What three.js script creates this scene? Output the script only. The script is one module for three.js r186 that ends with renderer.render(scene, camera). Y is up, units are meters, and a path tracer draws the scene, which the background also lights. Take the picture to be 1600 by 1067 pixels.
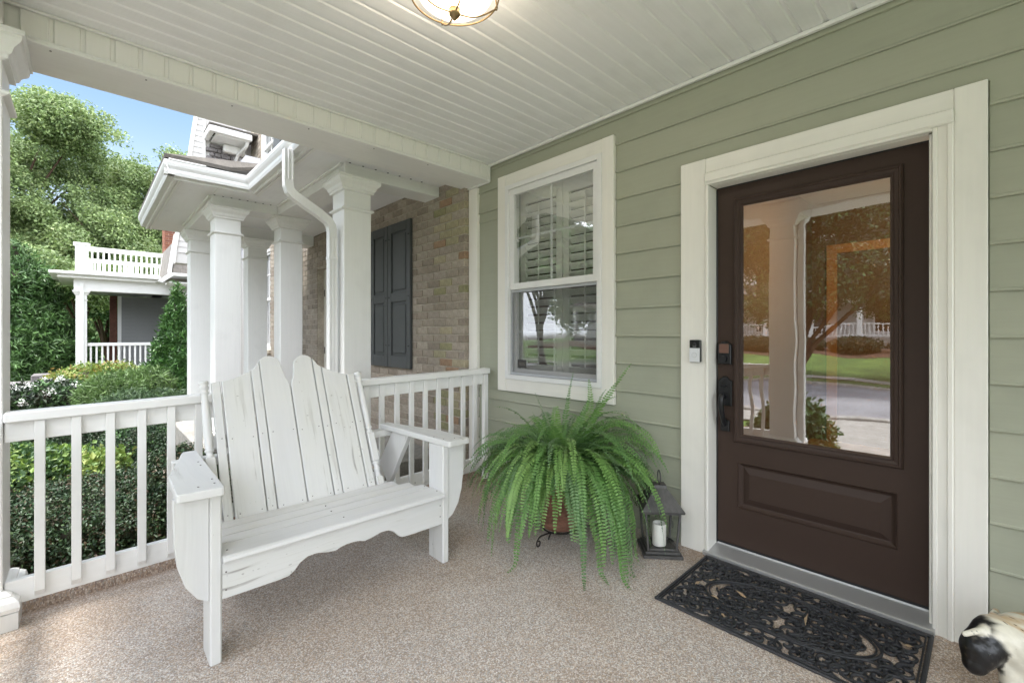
import * as THREE from 'three';
import { mergeGeometries, mergeVertices } from 'three/addons/utils/BufferGeometryUtils.js';
import { MarchingCubes } from 'three/addons/objects/MarchingCubes.js';

// ------------------------------------------------------------------ camera
const scene = new THREE.Scene();
const EYE = 1.232;
const camera = new THREE.PerspectiveCamera(2 * Math.atan(533.5 / 707.608) * 180 / Math.PI, 1600 / 1067, 0.03, 400);
camera.position.set(0, EYE, 0);
camera.rotation.set(0, -43.31 * Math.PI / 180, 0);
camera.setViewOffset(1600, 1067, 0, 10.63, 1600, 1067);
scene.add(camera);

const renderer = new THREE.WebGLRenderer({ antialias: true });
renderer.toneMapping = THREE.LinearToneMapping;
renderer.toneMappingExposure = 2.5;
renderer.shadowMap.enabled = true;
renderer.setSize(1024, 682);

// ------------------------------------------------------------------ noise
function rng(seed) {
  let a = seed >>> 0;
  return () => { a = (a + 0x6D2B79F5) >>> 0; let t = a; t = Math.imul(t ^ (t >>> 15), t | 1); t ^= t + Math.imul(t ^ (t >>> 7), t | 61); return ((t ^ (t >>> 14)) >>> 0) / 4294967296; };
}
const rnd = rng(71);
const rr = (a, b) => a + (b - a) * rnd();
function hash2(x, y, s) { let h = Math.imul(x | 0, 374761393) + Math.imul(y | 0, 668265263) + Math.imul(s | 0, 1274126177); h = Math.imul(h ^ (h >>> 13), 1274126177); return ((h ^ (h >>> 16)) >>> 0) / 4294967296; }
const fade = (t) => t * t * (3 - 2 * t);
function vnoise(x, y, px, py, s) { // periodic value noise
  const xi = Math.floor(x), yi = Math.floor(y), fx = fade(x - xi), fy = fade(y - yi);
  const x0 = ((xi % px) + px) % px, x1 = (x0 + 1) % px, y0 = ((yi % py) + py) % py, y1 = (y0 + 1) % py;
  const a = hash2(x0, y0, s), b = hash2(x1, y0, s), c = hash2(x0, y1, s), d = hash2(x1, y1, s);
  return a + (b - a) * fx + (c - a) * fy + (a - b - c + d) * fx * fy;
}
function fbm(u, v, px, py, s, oct = 4) { let a = 0.5, r = 0, n = 0; for (let i = 0; i < oct; i++) { r += a * vnoise(u * px, v * py, px, py, s + i * 17); n += a; a *= 0.5; px *= 2; py *= 2; } return r / n; }
const clamp = (x, a = 0, b = 1) => Math.min(b, Math.max(a, x));
const sstep = (a, b, x) => fade(clamp((x - a) / (b - a)));
const mix = (a, b, t) => a + (b - a) * t;
const mix3 = (a, b, t) => [mix(a[0], b[0], t), mix(a[1], b[1], t), mix(a[2], b[2], t)];

// ------------------------------------------------------------------ sky and sun
const SUN = new THREE.Vector3(-0.24, 0.95, -0.08).normalize(), CLOUD = 2.1;
{
  const w = 1024, h = 512, d = new Float32Array(w * h * 4);
  for (let j = 0; j < h; j++) {
    const el = ((j + 0.5) / h - 0.5) * Math.PI, ce = Math.cos(el), se = Math.sin(el);
    for (let i = 0; i < w; i++) {
      const az = ((i + 0.5) / w - 0.5) * 2 * Math.PI; // 0 along +x
      const k = (j * w + i) * 4;
      const up = clamp(se, 0, 1);
      const t = Math.pow(up, 0.55);
      let c = mix3([0.80, 0.86, 0.92], [0.150, 0.255, 0.42], sstep(0.08, 0.66, t));
      // bright broken cloud, one noise over the whole dome
      if (se > -0.02) {
        const q = Math.max(se, 0), px = ce * Math.cos(az) / (q + 0.22), pz = ce * Math.sin(az) / (q + 0.22);
        const n = fbm(px * 0.05 + 31 / 40, pz * 0.05 + 13 / 40, 8, 8, 5, 6), n2 = fbm(px * 0.05 + 0.2, pz * 0.05 + 0.7, 16, 16, 6, 4);
        const cl = sstep(0.24, 0.42, n) * 0.97, b = CLOUD * (0.86 + 0.28 * n2);
        c = mix3(c, [b * 0.945, b, b * 1.10], cl);
      }
      d[k] = c[0]; d[k + 1] = c[1]; d[k + 2] = c[2]; d[k + 3] = 1;
      if (se < -0.02) { d[k] = 0.5; d[k + 1] = 0.5; d[k + 2] = 0.48; }
    }
  }
  const sky = new THREE.DataTexture(d, w, h, THREE.RGBAFormat, THREE.FloatType);
  sky.mapping = THREE.EquirectangularReflectionMapping; sky.magFilter = THREE.LinearFilter; sky.minFilter = THREE.LinearFilter; sky.needsUpdate = true;
  scene.background = sky; scene.environment = sky;
}
const sun = new THREE.DirectionalLight(new THREE.Color(1.0, 0.96, 0.90), 3.0);
sun.position.copy(SUN).multiplyScalar(60); sun.target.position.set(0, 0, -6);
sun.castShadow = true; sun.shadow.radius = 20; sun.shadow.mapSize.set(2048, 2048);
Object.assign(sun.shadow.camera, { left: -30, right: 30, top: 30, bottom: -30, near: 1, far: 140 });
scene.add(sun, sun.target);

// ------------------------------------------------------------------ textures
function dataTex(n, fn, { srgb = false, tile = 1, m = n } = {}) { // fn(u, v, i, j) -> [r, g, b] 0..1
  const d = new Uint8Array(n * m * 4);
  for (let j = 0; j < m; j++) for (let i = 0; i < n; i++) {
    const c = fn((i + 0.5) / n, (j + 0.5) / m, i, j), k = (j * n + i) * 4;
    d[k] = clamp(c[0]) * 255; d[k + 1] = clamp(c[1]) * 255; d[k + 2] = clamp(c[2]) * 255; d[k + 3] = 255;
  }
  const t = new THREE.DataTexture(d, n, m, THREE.RGBAFormat, THREE.UnsignedByteType);
  t.wrapS = t.wrapT = THREE.RepeatWrapping; t.magFilter = THREE.LinearFilter; t.minFilter = THREE.LinearMipmapLinearFilter;
  t.generateMipmaps = true; if (srgb) t.colorSpace = THREE.SRGBColorSpace;
  t.repeat.set(1 / tile, 1 / tile); t.needsUpdate = true; return t;
}
const grey = (x) => [x, x, x];
// clean painted trim: brush marks along u
const tPaint = dataTex(512, (u, v) => { const g = fbm(u, v, 4, 96, 3, 2), s = fbm(u, v, 5, 5, 9, 4); const x = 0.965 + 0.02 * (g - 0.5) - 0.022 * sstep(0.5, 0.85, s); return [x, x * 0.997, x * 0.988]; }, { srgb: true, tile: 0.9 });
const tPaintB = dataTex(512, (u, v) => grey(0.5 + 0.35 * (fbm(u, v, 4, 110, 3, 3) - 0.5) + 0.3 * (fbm(u, v, 24, 24, 8, 3) - 0.5)), { tile: 0.9 });
// weathered bench paint: grain, grey wear, small knots and dirt specks
const benchWear = (u, v) => {
  const grain = fbm(u, v + 0.02 * fbm(u, v, 6, 6, 2, 2), 3, 120, 21, 3), patch = fbm(u, v, 4, 9, 33, 5), fine = fbm(u, v, 60, 90, 44, 2);
  const worn = sstep(0.58, 0.74, 0.62 * patch + 0.38 * grain), crack = sstep(0.74, 0.84, grain) * sstep(0.52, 0.66, patch), speck = sstep(0.84, 0.9, fine) * sstep(0.56, 0.66, patch);
  return [worn, crack, speck, grain, patch];
};
const tBench = dataTex(1024, (u, v) => {
  const [worn, crack, speck, grain, patch] = benchWear(u, v);
  let c = [0.945 + 0.03 * (grain - 0.5) + 0.03 * (patch - 0.5), 0.94 + 0.03 * (grain - 0.5) + 0.03 * (patch - 0.5), 0.925 + 0.03 * (grain - 0.5)];
  c = mix3(c, [0.82, 0.81, 0.78], 0.45 * worn); c = mix3(c, [0.58, 0.56, 0.54], 0.5 * crack); c = mix3(c, [0.52, 0.50, 0.48], 0.4 * speck); return c;
}, { srgb: true, tile: 1.1 });
const tBenchB = dataTex(1024, (u, v) => { const [w, c, s, g] = benchWear(u, v); return grey(0.6 + 0.3 * (g - 0.5) - 0.3 * c - 0.08 * w); }, { tile: 1.1 });
// exposed aggregate
const AGN = 2048, agg = (() => {
  const cells = 400, h = new Float32Array(AGN * AGN), id = new Float32Array(AGN * AGN);
  const px = AGN / cells;
  for (let j = 0; j < AGN; j++) for (let i = 0; i < AGN; i++) {
    const x = i / px, y = j / px, xi = Math.floor(x), yi = Math.floor(y); let b = 9, b2 = 9, bi = 0;
    for (let q = -1; q <= 1; q++) for (let p = -1; p <= 1; p++) {
      const cx = (xi + p + cells) % cells, cy = (yi + q + cells) % cells;
      const fx = xi + p + 0.15 + 0.7 * hash2(cx, cy, 1), fy = yi + q + 0.15 + 0.7 * hash2(cx, cy, 2), sc = 0.7 + 0.6 * hash2(cx, cy, 3);
      const dd = Math.hypot(x - fx, y - fy) / sc; if (dd < b) { b2 = b; b = dd; bi = hash2(cx, cy, 4); } else if (dd < b2) b2 = dd;
    }
    h[j * AGN + i] = clamp((b2 - b) * 2.2); id[j * AGN + i] = bi;
  }
  return { h, id };
})();
const AGC = [[0.83, 0.79, 0.75], [0.77, 0.71, 0.66], [0.66, 0.60, 0.55], [0.89, 0.86, 0.83], [0.74, 0.73, 0.72], [0.79, 0.71, 0.63], [0.62, 0.57, 0.53], [0.92, 0.90, 0.88], [0.70, 0.64, 0.59], [0.82, 0.77, 0.72]];
const tAgg = dataTex(AGN, (u, v, i, j) => {
  const k = j * AGN + i, c = AGC[Math.floor(agg.id[k] * 9.99)], g = sstep(0.06, 0.34, agg.h[k]);
  return mix3([0.60, 0.55, 0.51], c, g);
}, { srgb: true, tile: 1.9 });
const tAggB = dataTex(AGN, (u, v, i, j) => grey(Math.sqrt(agg.h[j * AGN + i]) * (0.7 + 0.3 * agg.id[j * AGN + i])), { tile: 1.9 });
const tStone = dataTex(512, (u, v) => { const x = 0.88 + 0.30 * (fbm(u, v, 6, 6, 51, 6) - 0.5) + 0.16 * (fbm(u, v, 64, 64, 52, 2) - 0.5); return [x, x * 0.985, x * 0.96]; }, { srgb: true, tile: 0.8 });
const tStoneB = dataTex(512, (u, v) => grey(fbm(u, v, 20, 20, 61, 5)), { tile: 0.5 });
const tMulch = dataTex(1024, (u, v) => { const a = fbm(u + 0.3 * fbm(u, v, 12, 12, 4, 2), v, 60, 110, 71, 3), b = fbm(u, v, 5, 5, 73, 4); return mix3([0.22, 0.14, 0.10], [0.58, 0.42, 0.31], clamp(1.5 * a - 0.35 + 0.35 * (b - 0.5))); }, { srgb: true, tile: 2.2 });
const tMulchB = dataTex(1024, (u, v) => grey(fbm(u + 0.3 * fbm(u, v, 12, 12, 4, 2), v, 60, 110, 71, 3)), { tile: 2.2 });
const tLawn = dataTex(1024, (u, v) => { const a = fbm(u, v, 120, 160, 81, 3), b = fbm(u, v, 6, 6, 83, 5); return mix3([0.24, 0.36, 0.12], [0.52, 0.62, 0.28], clamp(0.5 + 1.2 * (a - 0.5) + 0.8 * (b - 0.5))); }, { srgb: true, tile: 5 });
const tRoad = dataTex(1024, (u, v) => { const x = 0.60 + 0.22 * (fbm(u, v, 220, 220, 91, 2) - 0.5) + 0.16 * (fbm(u, v, 5, 5, 92, 4) - 0.5); return [x, x, x * 1.02]; }, { srgb: true, tile: 4 });
const tBark = dataTex(512, (u, v) => { const x = fbm(u, v, 4, 26, 101, 4); return mix3([0.24, 0.18, 0.14], [0.54, 0.44, 0.36], clamp(1.4 * x - 0.2)); }, { srgb: true, tile: 0.7 });
const tBarkB = dataTex(512, (u, v) => grey(fbm(u, v, 4, 26, 101, 4)), { tile: 0.7 });
const tWave = dataTex(256, (u, v) => grey(fbm(u, v, 3, 4, 111, 2)), { tile: 1.0 });
const tPlaster = dataTex(256, (u, v) => grey(fbm(u, v, 40, 40, 121, 3)), { tile: 0.35 });
const tWool = dataTex(512, (u, v) => { const s = fbm(u, v, 6, 6, 131, 5), f = fbm(u, v, 40, 40, 132, 3); let c = [0.93 - 0.06 * f, 0.915 - 0.06 * f, 0.87 - 0.06 * f]; c = mix3(c, [0.72, 0.52, 0.30], 0.55 * sstep(0.62, 0.76, s)); return mix3(c, [0.30, 0.22, 0.15], 0.8 * sstep(0.72, 0.78, 0.7 * f + 0.3 * s)); }, { srgb: true, tile: 0.5 });

// ------------------------------------------------------------------ materials
function mat(c, roughness = 0.6, o = {}) {
  const { p = false, ...rest } = o;
  const m = p ? new THREE.MeshPhysicalMaterial({ roughness, ...rest }) : new THREE.MeshStandardMaterial({ roughness, ...rest });
  m.color.setRGB(c[0], c[1], c[2]); m.side = THREE.DoubleSide; return m;
}
const painted = (c, rough = 0.5) => mat(c, rough, { map: tPaint, bumpMap: tPaintB, bumpScale: 0.0006 });
const M = {
  trim: painted([0.86, 0.84, 0.79], 0.45), white: painted([0.85, 0.85, 0.84], 0.42), vinyl: mat([0.84, 0.84, 0.845], 0.35, { map: tPaint }),
  soffit: painted([0.90, 0.91, 0.93], 0.5), fascia: painted([0.86, 0.85, 0.835], 0.5),
  siding: [0, 1, 2].map((i) => mat([[0.385, 0.398, 0.312], [0.377, 0.392, 0.308], [0.392, 0.404, 0.318]][i], 0.55, { map: tPaint, bumpMap: tPaintB, bumpScale: 0.0007 })),
  bench: mat([0.72, 0.725, 0.73], 0.55, { map: tBench, bumpMap: tBenchB, bumpScale: 0.0018 }),
  nail: mat([0.22, 0.20, 0.19], 0.5, { metalness: 0.6 }),
  floor: mat([1.0, 1.0, 1.0], 0.75, { map: tAgg, bumpMap: tAggB, bumpScale: 0.003, vertexColors: true }),
  door: mat([0.050, 0.032, 0.025], 0.48, { p: true, specularIntensity: 0.4, bumpMap: tPlaster, bumpScale: 0.0003 }),
  black: mat([0.015, 0.015, 0.017], 0.35, { metalness: 0.3 }), blackGloss: mat([0.012, 0.012, 0.014], 0.12), iron: mat([0.03, 0.024, 0.02], 0.55, { metalness: 0.5 }),
  alu: mat([0.55, 0.55, 0.55], 0.45, { metalness: 0.7, bumpMap: tPaintB, bumpScale: 0.0005 }), silver: mat([0.72, 0.73, 0.75], 0.4, { metalness: 0.25 }), brass: mat([0.24, 0.17, 0.09], 0.4, { metalness: 0.85 }),
  zinc: mat([0.15, 0.15, 0.155], 0.55, { metalness: 0.55, map: tStone, bumpMap: tStoneB, bumpScale: 0.0006 }), rubber: mat([0.022, 0.023, 0.026], 0.42, { bumpMap: tPlaster, bumpScale: 0.0006 }),
  glass: mat([0.97, 0.985, 0.975], 0.0, { p: true, transmission: 1, thickness: 0, ior: 3.5, bumpMap: tWave, bumpScale: 0.0012 }),
  clearGlass: mat([0.97, 0.98, 0.97], 0.02, { p: true, transmission: 1, thickness: 0, ior: 1.5 }),
  mortar: mat([0.56, 0.51, 0.44], 0.9, { map: tStone, bumpMap: tStoneB, bumpScale: 0.003 }), concrete: mat([0.40, 0.39, 0.37], 0.85, { map: tStone, bumpMap: tStoneB, bumpScale: 0.002 }),
  slate: mat([0.22, 0.21, 0.22], 0.85, { map: tStone, bumpMap: tStoneB, bumpScale: 0.003 }), shingle: mat([0.13, 0.12, 0.11], 0.9, { map: tStone, bumpMap: tStoneB, bumpScale: 0.004 }), greyShake: mat([0.25, 0.235, 0.225], 0.85, { map: tStone }),
  shutter: mat([0.062, 0.068, 0.070], 0.5, { map: tPaint, bumpMap: tPaintB, bumpScale: 0.0007 }), gutter: mat([0.80, 0.80, 0.80], 0.35, { map: tPaint }), greySiding: mat([0.30, 0.31, 0.31], 0.6, { map: tPaint }), paleSiding: mat([0.62, 0.61, 0.60], 0.6, { map: tPaint }), lavender: mat([0.55, 0.55, 0.58], 0.6, { map: tPaint }),
  terra: mat([0.30, 0.145, 0.10], 0.75, { map: tStone, bumpMap: tStoneB, bumpScale: 0.0016 }), wax: mat([0.82, 0.80, 0.74], 0.5), soil: mat([0.05, 0.035, 0.025], 0.95, { bumpMap: tStoneB, bumpScale: 0.01 }),
  mulch: mat([0.62, 0.58, 0.55], 0.95, { map: tMulch, bumpMap: tMulchB, bumpScale: 0.02 }), lawn: mat([0.62, 0.66, 0.58], 0.9, { map: tLawn }), road: mat([0.62, 0.62, 0.63], 0.85, { map: tRoad }), bark: mat([0.55, 0.50, 0.46], 0.9, { map: tBark, bumpMap: tBarkB, bumpScale: 0.015 }),
  tan: mat([0.17, 0.11, 0.06], 0.8), oak: mat([0.42, 0.22, 0.08], 0.45), ceil: mat([0.4, 0.36, 0.3], 0.8), shutterCream: mat([0.80, 0.79, 0.72], 0.5),
};

// ------------------------------------------------------------------ object helpers
const used = new Map();
function numbered(n) { const k = used.get(n) || 0; used.set(n, k + 1); return k ? n + '_' + String(k).padStart(3, '0') : n; }
function thing(name, label, category, [x, y, z] = [0, 0, 0], { group, kind, turn = 0 } = {}) {
  const o = new THREE.Group(); o.name = numbered(name); o.position.set(x, y, z); o.rotation.y = turn; scene.add(o);
  o.userData = { label, category }; if (group) o.userData.group = group; if (kind) o.userData.kind = kind; return o;
}
function sub(name, parent, label) { const g = new THREE.Group(); g.name = name; parent.add(g); if (label) g.userData.label = label; return g; }
function part(name, geo, m, parent, label) {
  if (Array.isArray(geo)) geo = merge(geo);
  const o = new THREE.Mesh(geo, m); o.name = name; o.castShadow = o.receiveShadow = true; parent.add(o); if (label) o.userData.label = label; return o;
}
function stuff(o) { o.userData.kind = 'stuff'; return o; }
function top(name, geo, m, label, category, kind, group) {
  const o = part(numbered(name), geo, m, scene); o.userData = { label, category }; if (kind) o.userData.kind = kind; if (group) o.userData.group = group; return o;
}
// ------------------------------------------------------------------ geometry helpers (all non-indexed with uv in metres)
function uvm(geo, g = 0, off = [rnd() * 3, rnd() * 3]) {
  if (geo.index) geo = geo.toNonIndexed();
  const p = geo.attributes.position.array, n = p.length / 9, uv = new Float32Array(n * 6);
  for (let t = 0; t < n; t++) {
    const o = t * 9, ax = p[o + 3] - p[o], ay = p[o + 4] - p[o + 1], az = p[o + 5] - p[o + 2], bx_ = p[o + 6] - p[o], by = p[o + 7] - p[o + 1], bz = p[o + 8] - p[o + 2];
    const nx = Math.abs(ay * bz - az * by), ny = Math.abs(az * bx_ - ax * bz), nz = Math.abs(ax * by - ay * bx_);
    const d = nx >= ny && nx >= nz ? 0 : ny >= nz ? 1 : 2; let a = (d + 1) % 3, b = (d + 2) % 3;
    if (b === g) [a, b] = [b, a];
    for (let k = 0; k < 3; k++) { uv[t * 6 + k * 2] = p[o + k * 3 + a] + off[0]; uv[t * 6 + k * 2 + 1] = p[o + k * 3 + b] + off[1]; }
  }
  geo.setAttribute('uv', new THREE.BufferAttribute(uv, 2)); return geo;
}
function merge(list) { return mergeGeometries(list.map((g) => { g = g.index ? g.toNonIndexed() : g; for (const k of Object.keys(g.attributes)) if (!['position', 'normal', 'uv', 'color'].includes(k)) g.deleteAttribute(k); return g; })); }
function flat(pos) { const g = new THREE.BufferGeometry(); g.setAttribute('position', new THREE.BufferAttribute(new Float32Array(pos), 3)); g.computeVertexNormals(); return g; }
const longAxis = (w, h, d) => (w >= h && w >= d ? 0 : h >= d ? 1 : 2);
// chamfered box, centre at x y z (44 triangles)
function cb(w, h, d, x = 0, y = 0, z = 0, c = 0.003, g = longAxis(w, h, d)) {
  c = Math.min(c, w * 0.45, h * 0.45, d * 0.45); const H = [w / 2, h / 2, d / 2], P = [];
  const v = (s, a) => { const o = [s[0] * H[0], s[1] * H[1], s[2] * H[2]]; for (let i = 0; i < 3; i++) if (i !== a) o[i] -= s[i] * c; return o; };
  const tri = (A, B, C) => { const e = [B[0] - A[0], B[1] - A[1], B[2] - A[2]], f = [C[0] - A[0], C[1] - A[1], C[2] - A[2]]; const n = [e[1] * f[2] - e[2] * f[1], e[2] * f[0] - e[0] * f[2], e[0] * f[1] - e[1] * f[0]]; if (n[0] * A[0] + n[1] * A[1] + n[2] * A[2] < 0) P.push(...A, ...C, ...B); else P.push(...A, ...B, ...C); };
  const quad = (A, B, C, D) => { tri(A, B, C); tri(A, C, D); };
  for (let a = 0; a < 3; a++) for (const s of [-1, 1]) { const b = (a + 1) % 3, e = (a + 2) % 3, q = (i, j) => { const S = [0, 0, 0]; S[a] = s; S[b] = i; S[e] = j; return v(S, a); }; quad(q(-1, -1), q(1, -1), q(1, 1), q(-1, 1)); }
  for (let a = 0; a < 3; a++) for (const i of [-1, 1]) for (const j of [-1, 1]) { const b = (a + 1) % 3, e = (a + 2) % 3, S = (k) => { const t = [0, 0, 0]; t[a] = k; t[b] = i; t[e] = j; return t; }; quad(v(S(-1), b), v(S(1), b), v(S(1), e), v(S(-1), e)); }
  for (const i of [-1, 1]) for (const j of [-1, 1]) for (const k of [-1, 1]) tri(v([i, j, k], 0), v([i, j, k], 1), v([i, j, k], 2));
  const geo = uvm(flat(P), g); geo.translate(x, y, z); return geo;
}
const cbb = (x0, x1, y0, y1, z0, z1, c = 0.003, g) => cb(x1 - x0, y1 - y0, z1 - z0, (x0 + x1) / 2, (y0 + y1) / 2, (z0 + z1) / 2, c, g ?? longAxis(x1 - x0, y1 - y0, z1 - z0));
function box(w, h, d, x = 0, y = 0, z = 0, g = longAxis(w, h, d)) { const b = uvm(new THREE.BoxGeometry(w, h, d), g); b.translate(x, y, z); return b; }
const bxx = (x0, x1, y0, y1, z0, z1) => box(x1 - x0, y1 - y0, z1 - z0, (x0 + x1) / 2, (y0 + y1) / 2, (z0 + z1) / 2);
function shapeOf(pts, holes = []) { const s = new THREE.Shape(pts.map((p) => new THREE.Vector2(p[0], p[1]))); for (const h of holes) s.holes.push(new THREE.Path(h.map((p) => new THREE.Vector2(p[0], p[1])))); return s; }
function ext(pts, holes, depth, bevel = 0) { return new THREE.ExtrudeGeometry(shapeOf(pts, holes), { depth: depth - 2 * bevel, bevelEnabled: bevel > 0, bevelThickness: bevel, bevelSize: bevel, bevelOffset: -bevel, bevelSegments: 1, curveSegments: 6 }).translate(0, 0, bevel); }
// pts are (z, y), swept from x0 to x1
function extX(pts, x0, x1, holes = [], bevel = 0, g = 2) { const f = (l) => l.map(([z, y]) => [-z, y]); const e = ext(f(pts), holes.map(f), x1 - x0, bevel); e.applyMatrix4(new THREE.Matrix4().set(0, 0, 1, x0, 0, 1, 0, 0, -1, 0, 0, 0, 0, 0, 0, 1)); return uvm(e, g); }
// pts are (x, y), swept from z0 to z1
function extZ(pts, z0, z1, holes = [], bevel = 0, g = 0) { const e = ext(pts, holes, z1 - z0, bevel); e.translate(0, 0, z0); return uvm(e, g); }
// pts are (x, z), swept from y0 to y1
function extY(pts, y0, y1, holes = [], bevel = 0, g = 0) { const f = (l) => l.map(([x, z]) => [x, -z]); const e = ext(f(pts), holes.map(f), y1 - y0, bevel); e.rotateX(-Math.PI / 2); e.translate(0, y0, 0); return uvm(e, g); }
function lathe(pts, seg = 24) { return new THREE.LatheGeometry(pts.map((p) => new THREE.Vector2(p[0], p[1])), seg); }
function tube(pts, r, seg = 24, rad = 6, closed = false) {
  const c = new THREE.CatmullRomCurve3(pts.map((p) => new THREE.Vector3(...p)), closed, 'centripetal'), rf = typeof r === 'function' ? r : () => r;
  const g = new THREE.TubeGeometry(c, seg, 1, rad, closed), P = g.attributes.position, N = g.attributes.normal;
  for (let i = 0; i <= seg; i++) { const o = c.getPointAt(clamp(i / seg)), q = rf(i / seg); for (let j = 0; j <= rad; j++) { const k = i * (rad + 1) + j; P.setXYZ(k, o.x + N.getX(k) * q, o.y + N.getY(k) * q, o.z + N.getZ(k) * q); } }
  return g;
}
const floorY = (x) => 0.0204 * (x - 2.57);
// ================================================================== the porch's own house
const WX = 2.575, CEIL = 2.705;
// ---- porch floor with a raised lip under the side railing
{
  const nx = 150, nz = 270, x0 = -0.62, x1 = 2.60, z0 = -3.25, z1 = 4.4;
  const g = new THREE.PlaneGeometry(1, 1, nx, nz), P = g.attributes.position, U = g.attributes.uv, C = new Float32Array(P.count * 3);
  for (let i = 0; i < P.count; i++) {
    const x = mix(x0, x1, P.getX(i) + 0.5), z = mix(z0, z1, P.getY(i) + 0.5);
    const lip = 0.082 * sstep(-3.085, -3.125, z) * (x < 2.5 ? 1 : 0);
    P.setXYZ(i, x, floorY(x) + lip + 0.0015 * (fbm(x / 3 + 1, z / 3 + 2, 7, 7, 201, 3) - 0.5), z); U.setXY(i, x, z);
    const n = fbm(x * 0.25 + 1, z * 0.25 + 2, 12, 12, 202, 5), n2 = fbm(x * 0.25 + 1, z * 0.25 + 2, 60, 60, 203, 3), n3 = fbm(x * 0.3 + 1, z * 0.3 + 2, 3, 3, 204, 4);
    let c = [1, 1, 1]; c = mix3(c, [0.92, 0.89, 0.86], sstep(0.45, 0.7, n)); c = mix3(c, [0.94, 0.86, 0.78], 0.7 * sstep(0.52, 0.66, n3));
    const dl = Math.abs(z + 3.075 + 0.012 * (n2 - 0.5)); c = mix3(c, [0.50, 0.38, 0.29], 0.85 * sstep(0.05, 0.0, dl) * sstep(0.30, 0.6, n2 + 0.2)); // dirt caught along the lip
    const dw = 2.58 - x; c = mix3(c, [0.62, 0.50, 0.40], 0.7 * sstep(0.42, 0.55, n) * sstep(0.42, 0.05, dw) * sstep(0.35, 0.55, n2 + 0.08)); // leaf stain by the wall
    C.set(c, i * 3);
  }
  g.setAttribute('color', new THREE.BufferAttribute(C, 3)); g.computeVertexNormals();
  const N = g.attributes.normal; if (N.getY(5) < 0) { const ix = g.index.array; for (let i = 0; i < ix.length; i += 3) [ix[i], ix[i + 1]] = [ix[i + 1], ix[i]]; g.computeVertexNormals(); }
  const f = top('porch_floor', g, M.floor, 'exposed aggregate porch floor of tan and grey pebbles', 'floor', 'structure');
  part('floor_slab', bxx(-0.62, 2.6, -0.75, -0.085, -3.25, 4.4), M.concrete, f);
}
// ---- ceiling of grooved soffit planks
{
  const c = thing('porch_ceiling', 'white grooved soffit plank ceiling over the porch', 'ceiling', [0, 0, 0], { kind: 'structure' });
  const pitch = 0.1068, prof = (o) => [[o, CEIL + 0.02], [o, CEIL + 0.007], [o + 0.006, CEIL], [o + pitch - 0.020, CEIL], [o + pitch - 0.013, CEIL + 0.007], [o + pitch, CEIL + 0.007], [o + pitch, CEIL + 0.02]];
  const geo = extX(prof(0), -0.42, 2.556, [], 0, 0);
  for (let k = 0; k < 68; k++) { const z = -2.985 + k * pitch; const m = part('soffit_plank', geo, M.soffit, c); m.position.z = z; }
  part('roof_deck', bxx(-0.8, 2.56, CEIL + 0.022, CEIL + 0.4, -3.4, 4.5), M.shingle, c);
  // edge channel against the siding
  part('edge_channel', [cbb(2.535, 2.5555, CEIL - 0.022, CEIL - 0.002, -2.985, 4.25, 0.002)], M.white, c);
  part('edge_channel', [cbb(-0.42, 2.53, CEIL - 0.012, CEIL - 0.001, -2.9845, -2.968, 0.002)], M.white, c);
}
// ---- header beams
{
  const h = thing('porch_header_beam', 'white boxed porch header with grooved vinyl face above the side railing', 'beam');
  part('soffit_board', cbb(-0.62, 2.555, 2.562, 2.580, -3.335, -2.990, 0.003), M.white, h);
  part('beam_core', bxx(-0.62, 2.572, 2.581, 2.75, -3.325, -3.002), M.white, h);
  part('outer_board', cbb(-0.62, 2.57, 2.575, 2.90, -3.345, -3.3355, 0.002), M.white, h);
  const pitch = 0.1068, prof = [[0, -0.012], [0, -0.003], [0.004, 0], [pitch - 0.02, 0], [pitch - 0.014, -0.005], [pitch - 0.001, -0.005], [pitch - 0.001, -0.012]];
  const g = uvm((() => { const e = new THREE.ExtrudeGeometry(shapeOf(prof), { depth: 0.121, bevelEnabled: false }); e.rotateX(Math.PI / 2); e.scale(1, 1, 1); return e; })(), 1);
  g.computeBoundingBox();
  for (let k = 0; k < 26; k++) { const m = part('vinyl_panel', g, M.fascia, h); m.position.set(-0.215 + k * pitch, 2.7035, -2.9895); }
  part('end_channel', [cbb(2.530, 2.5555, 2.552, 2.70, -2.9895, -2.980, 0.002), cbb(2.535, 2.5555, 2.548, 2.5615, -3.335, -2.990, 0.002)], M.white, h);
  part('corner_strip', [cbb(-0.42, 2.528, 2.5765, 2.5845, -2.9895, -2.984, 0.0015)], M.white, h);
  for (const x of [-0.12, 0.23, 0.62, 1.05, 1.5, 1.95]) part('screw', new THREE.CylinderGeometry(0.004, 0.004, 0.004, 8).translate(x, 2.5605, -3.03), M.nail, h);
  const f = thing('porch_header_beam', 'white boxed porch header along the open street side', 'beam');
  part('soffit_board', cbb(-0.62, -0.26, 2.562, 2.580, -2.9895, 4.35, 0.003), M.white, f);
  part('beam_core', bxx(-0.61, -0.27, 2.581, 2.75, -2.9895, 4.35), M.white, f);
  part('inner_board', cbb(-0.2695, -0.262, 2.580, 2.7, -2.985, 4.35, 0.002), M.fascia, f);
}
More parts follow.
